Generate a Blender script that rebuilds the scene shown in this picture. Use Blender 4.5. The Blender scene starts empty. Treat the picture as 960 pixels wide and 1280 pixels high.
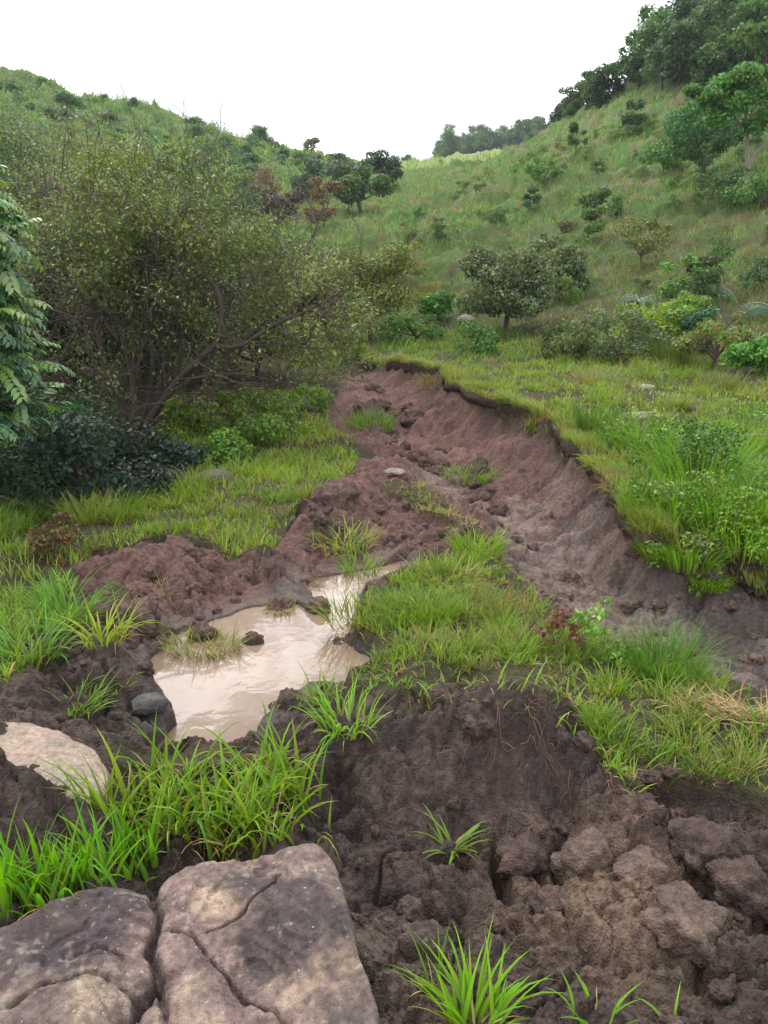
import bpy, math, random
import numpy as np
from mathutils import Vector
from mathutils.geometry import delaunay_2d_cdt
R = math.radians
random.seed(7)
rng = np.random.default_rng(7)
scene = bpy.context.scene

# ------------------------------------------------------------------ camera, sky, sun, exposure
CAMZ, PITCH, FPX = 1.8, R(17), 1000.0
cam_d = bpy.data.cameras.new('camera'); cam = bpy.data.objects.new('camera', cam_d)
scene.collection.objects.link(cam); scene.camera = cam
cam.location = (0, 0, CAMZ); cam.rotation_euler = (R(90) - PITCH, 0, 0)
cam_d.sensor_fit = 'VERTICAL'; cam_d.sensor_height = 36.0; cam_d.lens = 36.0 * FPX / 1280.0
cam_d.clip_start = 0.05; cam_d.clip_end = 3000

SUN_EL, SUN_AZ = R(58), R(-35)       # azimuth measured from +Y towards +X
world = bpy.data.worlds.new('World'); scene.world = world; world.use_nodes = True
wt = world.node_tree; wt.nodes.clear()
def wn(t, **k):
    n = wt.nodes.new(t)
    for a, b in k.items(): setattr(n, a, b)
    return n
sky = wn('ShaderNodeTexSky', sky_type='NISHITA', sun_disc=False, sun_elevation=SUN_EL, sun_rotation=SUN_AZ, dust_density=4.0, air_density=1.0)
skyg = wn('ShaderNodeVectorMath', operation='SCALE'); skyg.inputs['Scale'].default_value = 0.10
wt.links.new(sky.outputs[0], skyg.inputs[0])
tc = wn('ShaderNodeTexCoord'); mp = wn('ShaderNodeMapping'); mp.inputs['Scale'].default_value = (1, 1, 2.0)
nz = wn('ShaderNodeTexNoise'); nz.inputs['Scale'].default_value = 7.0; nz.inputs['Detail'].default_value = 5; nz.inputs['Roughness'].default_value = .55
wt.links.new(tc.outputs['Generated'], mp.inputs[0]); wt.links.new(mp.outputs[0], nz.inputs[0])
cr = wn('ShaderNodeValToRGB')
cr.color_ramp.elements[0].position = .49; cr.color_ramp.elements[0].color = (1.02, 1.05, 1.10, 1)
cr.color_ramp.elements[1].position = .58; cr.color_ramp.elements[1].color = (4.6, 4.5, 4.4, 1)
wt.links.new(nz.outputs[0], cr.inputs[0])
mx = wn('ShaderNodeMixRGB'); mx.inputs[0].default_value = .85
wt.links.new(skyg.outputs[0], mx.inputs[1]); wt.links.new(cr.outputs[0], mx.inputs[2])
bg = wn('ShaderNodeBackground'); bg.inputs[1].default_value = 1.0
wt.links.new(mx.outputs[0], bg.inputs[0])
wo = wn('ShaderNodeOutputWorld'); wt.links.new(bg.outputs[0], wo.inputs[0])
sun_d = bpy.data.lights.new('sun', 'SUN'); sun_d.energy = 2.0; sun_d.angle = R(10); sun_d.color = (1, .98, .95)
sun = bpy.data.objects.new('sun', sun_d); scene.collection.objects.link(sun)
sdir = Vector((math.sin(SUN_AZ) * math.cos(SUN_EL), math.cos(SUN_AZ) * math.cos(SUN_EL), math.sin(SUN_EL)))
sun.rotation_euler = sdir.to_track_quat('Z', 'Y').to_euler()
scene.view_settings.view_transform = 'Standard'; scene.view_settings.look = 'None'
scene.view_settings.exposure = 0.25; scene.view_settings.gamma = 1.0; scene.view_settings.use_curve_mapping = False
scene.render.engine = 'CYCLES'
scene.cycles.use_denoising = True
scene.cycles.max_bounces = 5; scene.cycles.diffuse_bounces = 3; scene.cycles.glossy_bounces = 2; scene.cycles.transmission_bounces = 3; scene.cycles.volume_bounces = 0

# ------------------------------------------------------------------ noise
def _h(ix, iy, iz, s):
    v = (ix.astype(np.int64) * 374761393 + iy.astype(np.int64) * 668265263 + iz * 2147483647 * 3 + s * 974634777) & 0xffffffff
    v = ((v ^ (v >> 13)) * 1274126177) & 0xffffffff
    v = ((v ^ (v >> 16)) * 2246822519) & 0xffffffff
    return ((v ^ (v >> 15)) & 0xffffff).astype(np.float64) / 16777215.0
def vn(x, y, s=0):
    x = np.asarray(x, float); y = np.asarray(y, float)
    ix = np.floor(x); iy = np.floor(y); fx = x - ix; fy = y - iy
    fx = fx * fx * (3 - 2 * fx); fy = fy * fy * (3 - 2 * fy)
    a = _h(ix, iy, 0, s); b = _h(ix + 1, iy, 0, s); c = _h(ix, iy + 1, 0, s); d = _h(ix + 1, iy + 1, 0, s)
    return (a + (b - a) * fx) * (1 - fy) + (c + (d - c) * fx) * fy
def fbm(x, y, s=0, o=4, g=.5):
    t = 0; a = 1; n = 0; x = np.asarray(x, float); y = np.asarray(y, float)
    for i in range(o):
        t = t + a * (vn(x, y, s + i * 17) * 2 - 1); n += a; a *= g
        x, y = x * 1.62 - y * 1.18 + 7.3, x * 1.18 + y * 1.62 + 3.1
    return t / n
def vn3(p, s=0):
    i = np.floor(p); f = p - i; f = f * f * (3 - 2 * f); r = 0
    for dz in (0, 1):
        iz = (i[:, 2] + dz).astype(np.int64)
        a = _h(i[:, 0], i[:, 1], iz, s); b = _h(i[:, 0] + 1, i[:, 1], iz, s); c = _h(i[:, 0], i[:, 1] + 1, iz, s); d = _h(i[:, 0] + 1, i[:, 1] + 1, iz, s)
        q = (a + (b - a) * f[:, 0]) * (1 - f[:, 1]) + (c + (d - c) * f[:, 0]) * f[:, 1]
        r = r + q * (f[:, 2] if dz else 1 - f[:, 2])
    return r
def fbm3(p, s=0, o=4):
    t = 0; a = 1; n = 0
    for i in range(o):
        t = t + a * (vn3(p, s + i * 13) * 2 - 1); n += a; a *= .5; p = p * 2.03 + 5.7
    return t / n
def cell(x, y, s=0):
    """distance to nearest scattered point and that point's random value"""
    ix = np.floor(x); iy = np.floor(y); best = np.full(np.shape(x), 9.0); rv = np.zeros(np.shape(x))
    for dx in (-1, 0, 1):
        for dy in (-1, 0, 1):
            cx = ix + dx; cy = iy + dy
            px = cx + _h(cx, cy, 1, s); py = cy + _h(cx, cy, 2, s)
            d = (px - x) ** 2 + (py - y) ** 2; m = d < best
            best = np.where(m, d, best); rv = np.where(m, _h(cx, cy, 3, s), rv)
    return np.sqrt(best), rv
def sst(a, b, x):
    t = np.clip((x - a) / (b - a), 0, 1); return t * t * (3 - 2 * t)

# ------------------------------------------------------------------ land survey: points picked along sight lines, each with its own distance
CP, SP = math.cos(PITCH), math.sin(PITCH)
def P(px, py, Y):
    u, v = (px - 480) / FPX, (640 - py) / FPX
    t = Y / (CP + v * SP)
    return np.array((u * t, Y, CAMZ + (-SP + v * CP) * t))
S = []        # survey points
def L(*a): S.extend(P(*q) for q in a)
def Wd(*a): S.extend(np.array(q, float) for q in a)
LEVEL = CAMZ - 1.90
# foreground soil
L((480,1300,1.25),(700,1300,1.35),(960,1300,1.3),(480,1150,1.8),(650,1150,1.78),(850,1150,1.8),(760,1230,1.55),(820,1120,1.9),(640,1090,2.05),(900,1040,2.2),(800,1000,2.35),(960,1070,2.0),(1150,1100,2.0),(1200,1300,1.4))
ridge = [(310,932,2.5),(350,886,2.62),(410,872,2.68),(460,896,2.56),(510,884,2.52),(560,866,2.47),(620,858,2.44),(680,868,2.43),(718,890,2.39),(748,928,2.34),(778,975,2.28)]
L(*ridge)
for q in ridge:
    p = P(*q); Wd((p[0] + .02, p[1] + .14, CAMZ - 1.76))
L((430,975,2.42),(560,985,2.42),(700,985,2.38),(420,1050,2.2),(560,1050,2.2),(700,1060,2.15),(425,930,2.50),(530,915,2.45),(620,900,2.41),(690,925,2.38),(560,955,2.38),(640,950,2.36),(740,985,2.27))
# puddle rim and bed
pud_px = [(172,948),(212,935),(224,903),(206,872),(186,842),(200,815),(206,796),(240,786),(280,770),(330,757),(366,752),(392,768),(412,758),(385,744),(372,736),(400,723),(440,716),(480,706),(512,699),(530,699),(505,711),(475,725),(452,745),(436,782),(432,800),(455,818),(474,835),(440,850),(385,855),(352,874),(330,896),(310,920),(300,945),(270,960),(200,960)]
def on_level(px, py, z):
    p = P(px, py, 1.0); s = p[2] - CAMZ; Y = (z - CAMZ) / s; return P(px, py, Y)
pud_w = [on_level(a, b, LEVEL) for a, b in pud_px]
for p in pud_w: Wd((p[0], p[1], LEVEL + .012))
for a, b in ((250,840),(300,820),(270,900),(350,800),(400,820),(240,930)):
    p = on_level(a, b, LEVEL); Wd((p[0], p[1], LEVEL - .05))
# bank mounds left of the puddle
L((105,740,4.35),(120,700,4.6),(170,690,4.7),(220,676,4.75),(260,690,4.8),(300,700,4.8),(340,690,4.9),(380,650,5.4),(430,612,6.2),(470,592,6.9),(500,577,7.7))
L((150,770,4.05),(130,800,3.72),(200,740,4.35),(250,735,4.4),(320,725,4.65),(390,690,5.1),(440,660,5.7),(500,640,6.3),(560,655,5.9),(540,670,5.65),(420,700,5.15))
for q in ((120,700,4.6),(170,690,4.7),(220,676,4.75),(260,690,4.8),(300,700,4.8),(340,690,4.9),(380,650,5.4)):
    p = P(*q); Wd((p[0] - .12, p[1] + .45, CAMZ - 2.0))
L((130,815,3.35),(190,842,3.15),(100,850,3.0),(200,885,3.0),(212,915,2.9),(140,905,2.8),(60,872,2.8),(0,800,3.5),(0,700,4.9),(60,740,4.45),(-80,900,2.6),(-100,780,3.7),(20,845,3.1))
L((-60,975,1.9),(0,985,1.92),(40,980,1.93),(85,1012,1.95),(60,1080,1.78),(150,985,2.25),(250,972,2.35),(350,955,2.42),(200,1050,1.98),(350,1050,1.98),(390,980,2.35),(-80,1080,1.8))
Wd((-.55, 2.62, CAMZ-1.83), (-.35, 2.64, CAMZ-1.83), (-.75, 2.5, CAMZ-1.75))
# grassy strip
L((480,800,3.7),(560,760,4.15),(540,745,4.3),(600,705,4.95),(590,672,5.5),(445,762,4.25),(450,740,4.45),(650,800,3.8),(740,832,3.45),(820,870,3.2),(900,900,2.95),(960,930,2.75),(560,820,3.35),(700,870,3.0),(850,960,2.55),(960,1000,2.35),(1150,950,2.6))
L((620,700,5.2),(660,742,4.6),(700,780,4.15),(780,815,3.8),(850,850,3.5),(960,890,3.15),(1200,950,2.9))
# gully floor
L((700,740,5.2),(770,785,4.6),(830,815,4.25),(900,845,4.0),(970,870,3.8),(1200,930,3.3),(620,670,6.4),(600,640,7.2),(560,612,8.2),(500,590,8.8),(470,560,9.8),(440,530,11.3),(430,500,13),(430,470,15.5),(440,455,17),(660,690,6.0))
# scarp foot and lip
L((470,500,12.2),(500,545,10.8),(560,585,9.2),(620,612,8.3),(680,650,7.1),(692,700,6.05),(742,740,5.35),(800,782,4.8),(870,805,4.5),(970,830,4.3),(1200,880,3.9))
lip = [(440,448,18.5),(462,452,16),(500,462,13.8),(555,470,12.3),(600,505,10.3),(650,520,9.4),(700,545,8.2),(745,583,6.9),(785,630,5.9),(810,672,5.2),(860,700,4.95),(960,692,5.05),(1200,720,4.9)]
L(*lip)
foot = [(450,492,13.5),(470,500,12.2),(500,545,10.8),(560,585,9.2),(620,612,8.3),(680,650,7.1),(692,700,6.05),(742,740,5.35),(800,782,4.8),(870,805,4.5),(970,830,4.3),(1200,880,3.9)]
fw = [P(*q) for q in foot]
for q in lip[1:]:
    a_ = P(*q); best = min(((np.hypot(*(f0 + (f1 - f0) * t - a_)[:2]), tuple(f0 + (f1 - f0) * t)) for f0, f1 in zip(fw[:-1], fw[1:]) for t in np.linspace(0, 1, 9)))[1]
    b_ = np.array(best); m_ = a_ + (b_ - a_) * .09; Wd((m_[0], m_[1], a_[2] + (b_[2] - a_[2]) * .42)); m_ = a_ + (b_ - a_) * .5; Wd((m_[0], m_[1], a_[2] + (b_[2] - a_[2]) * .80))
# bench above the scarp
L((750,500,9.5),(850,560,7.5),(950,620,6),(900,520,9),(1000,520,9),(650,470,12.5),(560,450,15),(800,460,12.8),(950,460,12.5),(500,440,17),(1300,600,7))
# right hill
L((500,410,20.5),(620,420,18),(750,420,16),(900,420,15.5),(560,350,27),(700,350,24),(850,340,22),(960,330,20),(450,330,33),(560,300,38),(700,280,36),(850,250,34),(960,230,31),(1200,330,18),(1300,100,40),(480,270,52),(560,245,62),(640,225,60),(750,190,52),(850,170,47),(960,150,42))
rsky = [(575,228,95),(640,208,82),(700,178,76),(740,140,70),(800,110,66),(860,80,66),(960,40,66),(1150,-80,66)]
L(*rsky)
for q in rsky:
    p = P(*q); Wd((p[0] + 5, p[1] + 30, p[2] - 7))
# saddle and far ridge
L((440,215,130),(480,202,160),(540,200,165),(565,211,160),(520,235,110),(430,240,100),(580,232,104))
L((560,206,230),(620,196,230),(700,186,230),(800,150,235))
# left hill
lsky = [(-160,40,95),(0,90,95),(100,114,98),(160,130,100),(215,152,102),(240,167,108),(300,183,120),(350,193,135),(400,201,150),(440,205,158)]
L(*lsky)
for q in lsky:
    p = P(*q); Wd((p[0] - 8, p[1] + 35, p[2] - 7))
L((0,200,65),(100,200,68),(200,220,72),(300,230,78),(380,240,85),(390,280,58),(330,280,60),(300,300,50),(150,300,42),(0,300,38),(-200,300,38),(395,300,46),(420,360,30),(440,420,22),(-200,180,60))
# left flat
L((0,400,18),(200,420,18),(350,430,18),(100,500,12.5),(250,500,12.5),(380,500,13),(170,550,11),(0,560,9.5),(300,560,10),(400,560,9.7),(50,640,7),(200,620,7.6),(330,600,8.2),(430,580,8.5),(250,650,6.6),(150,660,6.2),(340,650,6.4),(60,690,5.4),(400,600,7.6),(-200,600,8),(-200,450,14),(-150,700,5.2))
Wd((0,.2,.05),(0,-2,.1),(-2,-2,.1),(2.5,-2,0),(-1.4,.8,.1),(1.2,.6,0),(-5,0,0),(6,0,-.1),(-3,2.5,0),(3.5,2,-.1),(6,3,-.2),(7,5,.1),
   (-600,-600,0),(600,-600,0),(0,-600,-2),(-600,600,25),(600,600,30),(0,600,8),(-40,-30,0),(40,-30,0),(0,-40,-1),(-60,20,6),(60,20,8),(-120,100,24),(120,100,32),(25,12,2),(-22,10,.6),(-600,0,20),(600,0,25),(100,300,34),(-100,300,22),(0,300,14),(40,300,26))
S = np.array(S)
_vc, _e, _f, _ov, _oe, _of = delaunay_2d_cdt([Vector((p[0], p[1])) for p in S], [], [], 0, 1e-4)
vz = np.zeros(len(_vc)); vx = np.array([(v.x, v.y) for v in _vc])
for i, o in enumerate(_ov): vz[i] = S[o[0], 2] if o else S[np.argmin((S[:, 0] - vx[i, 0]) ** 2 + (S[:, 1] - vx[i, 1]) ** 2), 2]
TR = [tuple(t) for t in _f]

def blur(a, s):
    n = max(1, int(3 * s)); k = np.exp(-.5 * (np.arange(-n, n + 1) / s) ** 2); k /= k.sum()
    for ax in (0, 1):
        pad = [(0, 0), (0, 0)]; pad[ax] = (n, n); b = np.pad(a, pad, mode='edge'); r = 0
        for i, w in enumerate(k):
            r = r + w * (b[i:i + a.shape[0]] if ax == 0 else b[:, i:i + a.shape[1]])
        a = r
    return a
class Grid:
    def __init__(s, x0, x1, y0, y1, h):
        s.x0, s.y0, s.h = x0, y0, h; s.nx = int((x1 - x0) / h) + 1; s.ny = int((y1 - y0) / h) + 1
        s.X, s.Y = np.meshgrid(x0 + np.arange(s.nx) * h, y0 + np.arange(s.ny) * h)
    def tin(s):
        z = np.full(s.X.shape, np.nan)
        for t in TR:
            a, b, c = vx[t[0]], vx[t[1]], vx[t[2]]
            lo = np.minimum(np.minimum(a, b), c); hi = np.maximum(np.maximum(a, b), c)
            i0 = max(0, int((lo[0] - s.x0) / s.h)); i1 = min(s.nx, int((hi[0] - s.x0) / s.h) + 2)
            j0 = max(0, int((lo[1] - s.y0) / s.h)); j1 = min(s.ny, int((hi[1] - s.y0) / s.h) + 2)
            if i0 >= i1 or j0 >= j1: continue
            X = s.X[j0:j1, i0:i1]; Y = s.Y[j0:j1, i0:i1]
            d = (b[0] - a[0]) * (c[1] - a[1]) - (c[0] - a[0]) * (b[1] - a[1])
            if abs(d) < 1e-12: continue
            u = ((X - a[0]) * (c[1] - a[1]) - (c[0] - a[0]) * (Y - a[1])) / d
            v = ((b[0] - a[0]) * (Y - a[1]) - (X - a[0]) * (b[1] - a[1])) / d
            m = (u >= -1e-6) & (v >= -1e-6) & (u + v <= 1 + 1e-6)
            zz = vz[t[0]] + u * (vz[t[1]] - vz[t[0]]) + v * (vz[t[2]] - vz[t[0]])
            z[j0:j1, i0:i1][m] = zz[m]
        z[np.isnan(z)] = 0
        return z
    def at(s, a, x, y):
        fx = np.clip((np.asarray(x) - s.x0) / s.h, 0, s.nx - 1.001); fy = np.clip((np.asarray(y) - s.y0) / s.h, 0, s.ny - 1.001)
        i = fx.astype(int); j = fy.astype(int); fx = fx - i; fy = fy - j
        return (a[j, i] * (1 - fx) + a[j, i + 1] * fx) * (1 - fy) + (a[j + 1, i] * (1 - fx) + a[j + 1, i + 1] * fx) * fy
NG = Grid(-11, 13, -2.5, 26, .025); NZ = blur(NG.tin(), 1.1)
FG = Grid(-560, 560, -560, 560, 1.0); FZ = blur(FG.tin(), 2.2)
MG = Grid(-45, 60, -20, 110, .25); MZ = blur(MG.tin(), 3.0)
def box_w(g, x, y, m):
    x1 = g.x0 + (g.nx - 1) * g.h; y1 = g.y0 + (g.ny - 1) * g.h
    d = np.minimum(np.minimum(x - g.x0, x1 - x), np.minimum(y - g.y0, y1 - y))
    return sst(0, m, d)
def H(x, y):
    x = np.asarray(x, float); y = np.asarray(y, float)
    z = FG.at(FZ, x, y); w = box_w(MG, x, y, 8); z = z + (MG.at(MZ, x, y) - z) * w
    w = box_w(NG, x, y, 2.5); return z + (NG.at(NZ, x, y) - z) * w
_ts = np.exp(np.linspace(math.log(.9), math.log(500), 2600))
def hit(px, py, f=None):
    """where a sight line meets the land"""
    d = P(px, py, 1.0) - np.array((0, 0, CAMZ)); z = CAMZ + d[2] * _ts; g = (f or H)(d[0] * _ts, _ts)
    k = np.argmax(z < g)
    if not (z < g).any(): k = len(_ts) - 1
    return np.array((d[0] * _ts[k], _ts[k], g[k]))
def inpoly(poly, X, Y):
    r = np.zeros(np.shape(X), bool); n = len(poly)
    for i in range(n):
        x0, y0 = poly[i][:2]; x1, y1 = poly[(i + 1) % n][:2]
        if y0 == y1: continue
        r ^= ((y0 > Y) != (y1 > Y)) & (X < (x1 - x0) * (Y - y0) / (y1 - y0) + x0)
    return r
def zone(polys, s=1.5):
    s = s * 1.4
    m = np.zeros(NG.X.shape)
    for p in polys:
        m[inpoly([hit(a, b) for a, b in p], NG.X, NG.Y)] = 1
    return blur(m, s)
liplow = [(455,458),(500,465),(555,474),(600,510),(650,525),(700,550),(742,588),(780,635),(800,680),(845,712),(900,706),(958,700),(1100,715)]
m_soil = zone([
    [(480,1500),(440,1180),(400,1070),(375,1000),(300,945),(310,915),(350,876),(420,858),(470,880),(540,868),(620,864),(690,878),(740,915),(765,965),(830,985),(905,990),(960,1025),(1100,1080),(1300,1500)],
    [(95,745),(112,702),(170,690),(220,676),(260,690),(330,698),(370,645),(430,606),(470,578),(440,560),(415,545),(405,500),(430,458)] + liplow + [(1100,905),(970,882),(850,850),(760,818),(700,780),(655,745),(625,705),(600,700),(568,700),(515,718),(470,735),(452,755),(440,790),(478,835),(420,862),(352,880),(310,920),(300,955),(170,960),(60,905),(20,865),(80,815),(100,795)],
    [(-90,880),(60,880),(130,920),(150,975),(240,985),(400,975),(470,1100),(520,1276),(520,1450),(-200,1450),(-200,1000)],
], 1.2)
m_gr = zone([[(470,612),(530,612),(570,648),(615,685),(600,700),(565,660),(505,632)], [(395,655),(440,652),(462,690),(445,700),(405,676)], [(575,592),(600,577),(615,590),(590,602)],
    [(445,515),(480,515),(478,536),(452,536)], [(120,745),(160,742),(165,760),(120,775)], [(560,700),(610,690),(618,708),(640,740),(560,745),(520,725)]], 1.2)
m_mud = zone([[(500,575),(560,600),(630,640),(690,650),(730,690),(780,720),(830,740),(880,720),(990,715),(990,880),(850,850),(760,818),(700,780),(640,720),(600,700),(560,706),(500,720),(480,735),(540,745),(620,760),(690,770),(640,700),(600,640),(540,620)]], 2.5)
m_red = zone([[(400,560),(420,500),(440,455)] + liplow[:7] + [(740,640),(640,660),(600,690),(500,710),(380,740),(340,690),(380,640)], [(90,740),(130,690),(330,690),(330,760),(210,790),(150,830)]], 5)
m_pud = np.zeros(NG.X.shape); m_pud[inpoly(pud_w, NG.X, NG.Y)] = 1
m_wat = blur(m_pud, 5.5); m_pud = blur(m_pud, 1.4)
m_scp = zone([liplow[:9] + [(800,720),(700,700),(640,655),(560,600),(490,560),(450,520),(435,470)]], 3)
m_gul = zone([[(430,440),(520,440),(620,490),(720,520),(800,600),(860,660),(1000,670),(1000,780),(780,760),(640,680),(560,620),(440,560),(410,480)]], 7)
m_trk = zone([[(330,700),(250,770),(200,800),(150,820),(110,790),(100,745),(130,705),(200,690)]], 6)

_bp = [on_level(a, b, CAMZ - 1.455) for a, b in [(-60,1200),(0,1172),(55,1145),(110,1122),(190,1124),(212,1104),(258,1090),(330,1080),(392,1075),(410,1092),(424,1130),(440,1190),(456,1240),(468,1300),(480,1420),(380,1500),(150,1520),(-60,1480),(-120,1300)]]
m_bld = np.zeros(NG.X.shape); m_bld[inpoly(_bp, NG.X, NG.Y)] = 1; m_bld = blur(m_bld, 1.6)
HOL = [(hit(a_, b_)[:2], dp_, w_, h_) for a_, b_, dp_, w_, h_ in [(628,1100,.16,.022,.10),(560,1085,.06,.07,.04),(790,1150,.08,.05,.05),(700,1000,.06,.09,.05),(900,1120,.06,.06,.05),(860,1010,.07,.10,.03),(690,1190,.05,.08,.03),(480,1000,.06,.05,.05),(90,1060,.05,.05,.05)]]
def lumps(x, y):
    """crumbly turned earth: clods of several sizes"""
    wx = x + .03 * fbm(x * 9, y * 9, 3, 2); wy = y + .03 * fbm(x * 9, y * 9, 5, 2)
    z = .12 * fbm(x * 2.4, y * 2.4, 11, 3)
    d, r = cell(wx * 5.2, wy * 5.2, 21); z = z + (.25 + r) * .075 * np.sqrt(np.clip(1 - d * d * 1.9, 0, 1))
    d, r = cell(wx * 12.5, wy * 12.5, 22); z = z + (.1 + r * r) * .048 * np.sqrt(np.clip(1 - d * d * 1.9, 0, 1)) + .022 * (np.abs(fbm(x * 8, y * 8, 33, 3)) - .2)
    d, r = cell(wx * 29, wy * 29, 23); z = z + (.1 + r * r) * .024 * np.sqrt(np.clip(1 - d * d * 1.8, 0, 1))
    d, r = cell(wx * 70, wy * 70, 24); z = z + r * .010 * np.sqrt(np.clip(1 - d * d * 1.7, 0, 1))
    z = z + .010 * fbm(x * 55, y * 55, 31, 3)
    c = np.abs(fbm(x * 3.1 + 4, y * 3.1, 41, 3)); z = z - .05 * np.exp(-(c / .035) ** 2)
    return z - .05
def ground(x, y, full=True):
    x = np.asarray(x, float); y = np.asarray(y, float)
    rr = np.hypot(x, y)
    near = box_w(NG, x, y, 1.5)
    qx = x + .05 * fbm(x * 6, y * 6, 61, 3); qy = y + .05 * fbm(x * 6 + 9, y * 6, 62, 3)
    so = NG.at(m_soil, qx, qy) * near; gr = NG.at(m_gr, qx, qy) * near; mud = NG.at(m_mud, qx, qy) * near; red = NG.at(m_red, qx, qy) * near
    so = sst(.35, .65, so) * (1 - sst(.3, .6, gr))
    wat = NG.at(m_wat, x, y) * near; pud = NG.at(m_pud, x + .05 * fbm(x * 9, y * 9, 63, 4), y + .05 * fbm(x * 9 + 5, y * 9, 64, 4)) * near
    gw = near * sst(0, .5, NG.at(m_gul, x, y)); z = H(x + gw * (.22 * fbm(x * 1.7, y * 1.7, 65, 3) + .07 * fbm(x * 6, y * 6, 66, 3)), y + gw * (.2 * fbm(x * 1.7 + 9, y * 1.7, 67, 3) + .06 * fbm(x * 6, y * 6, 68, 3)))
    lm = lumps(x, y)
    slope_g = .03 * fbm(x * 1.6, y * 1.6, 71, 3) + .012 * fbm(x * 7, y * 7, 72, 3)
    far = sst(10, 40, rr)
    rid = 1 - np.abs(fbm(x * .42, y * .95, 75, 4))
    hill = .40 * (rid - .7) + .22 * fbm(x * 1.1, y * 1.9, 73, 3)
    vfar = sst(50, 110, rr); hill = hill * (1 + 1.5 * vfar) + vfar * 1.1 * fbm(x * .12, y * .12, 77, 4)
    hd, hr = cell(x * 1.05 + .25 * fbm(x, y, 78, 2), y * 1.25, 79); hill = hill + (.12 + .42 * hr) * np.sqrt(np.clip(1 - hd * hd * 1.5, 0, 1)) * (1 - .6 * vfar)
    hd2, hr2 = cell(x * .45 + 3, y * .5, 80); hill = hill + .5 * hr2 * np.sqrt(np.clip(1 - hd2 * hd2 * 1.5, 0, 1))
    gz = slope_g + hill * 1.25 * far + (1 - far) * .05 * np.sqrt(np.clip(1 - cell(x * 2.6, y * 2.6, 86)[0] ** 2 * 1.4, 0, 1))
    # smooth wet mud: only low ripples and a few clods
    msm = .3 * lm + .014 * fbm(x * 5 + y * 2, y * 2.2 - x, 81, 4) + .03 * fbm(x * 1.4, y * 1.4, 82, 2)
    soilz = lm * (1 - .42 * mud) + (msm) * (.42 * mud)
    scp = NG.at(m_scp, x, y) * near; fl = .075 * fbm(x * 1.3 + .8 * y, y * 3.6, 83, 4) + .05 * (np.abs(fbm(x * 1.1, y * 2.1, 84, 3)) - .2) + .016 * fbm(x * 9, y * 15, 85, 3)
    soilz = soilz * (1 - .2 * scp) + fl * scp
    soilz = soilz * (1 - .75 * sst(.12, .45, wat))
    z = z + gz * (1 - so) + soilz * so + .045 * (1 - so) * gw + .02 * (1 - so) * sst(0, .3, NG.at(m_soil, x, y) * near)
    z = np.where(wat > .015, np.maximum(z, LEVEL + .012), z)
    z = z + (LEVEL - .09 - z) * sst(.42, .62, pud)
    for (hx, hy), dp, wx_, wy_ in HOL: z = z - dp * np.exp(-(((x - hx) / wx_) ** 2 + ((y - hy) / wy_) ** 2) ** 1.5) * (rr < 6)
    z = z - .16 * NG.at(m_bld, x, y) * near
    if not full: return z
    return z, so, mud, red, wat, pud, far, lm
def gz(x, y): return ground(x, y, False)
def hitg(px, py): return hit(px, py, gz)

# ------------------------------------------------------------------ mesh plumbing
def mesh_np(name, V, F, col=None, smooth=True, mats=()):
    """V (n,3); F (m,3) or (m,4) int"""
    V = np.ascontiguousarray(V, dtype=np.float32); F = np.ascontiguousarray(F, dtype=np.int32); k = F.shape[1]
    me = bpy.data.meshes.new(name); me.vertices.add(len(V)); me.vertices.foreach_set('co', V.ravel())
    me.loops.add(F.size); me.loops.foreach_set('vertex_index', F.ravel()); me.polygons.add(len(F))
    me.polygons.foreach_set('loop_start', np.arange(0, F.size, k, dtype=np.int32))
    try: me.polygons.foreach_set('loop_total', np.full(len(F), k, dtype=np.int32))
    except Exception: pass
    me.polygons.foreach_set('use_smooth', np.full(len(F), smooth, dtype=bool))
    if col is not None:
        c = np.ones((len(V), 4), dtype=np.float32); c[:, :3] = col[:, :3]
        if col.shape[1] > 3: c[:, 3] = col[:, 3]
        a = me.color_attributes.new('col', 'FLOAT_COLOR', 'POINT'); a.data.foreach_set('color', c.ravel())
    for m in mats: me.materials.append(m)
    me.update(calc_edges=True)
    return me
def link(name, me, parent=None, loc=None, **props):
    o = bpy.data.objects.new(name, me); scene.collection.objects.link(o)
    if parent: o.parent = parent
    if loc is not None: o.location = loc
    for k, v in props.items(): o[k] = v
    return o
def thing(name, label, cat, loc, rz=0, group=None, me=None, sc=None):
    o = link(name, me, None, loc, label=label, category=cat); o.rotation_euler = (0, 0, rz)
    if sc: o.scale = (sc,) * 3 if not hasattr(sc, '__len__') else sc
    if group: o['group'] = group
    return o
def copy_tree(o, parent=None):
    c = o.copy(); scene.collection.objects.link(c)
    if parent: c.parent = parent
    for ch in list(o.children): copy_tree(ch, c)
    return c

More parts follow.
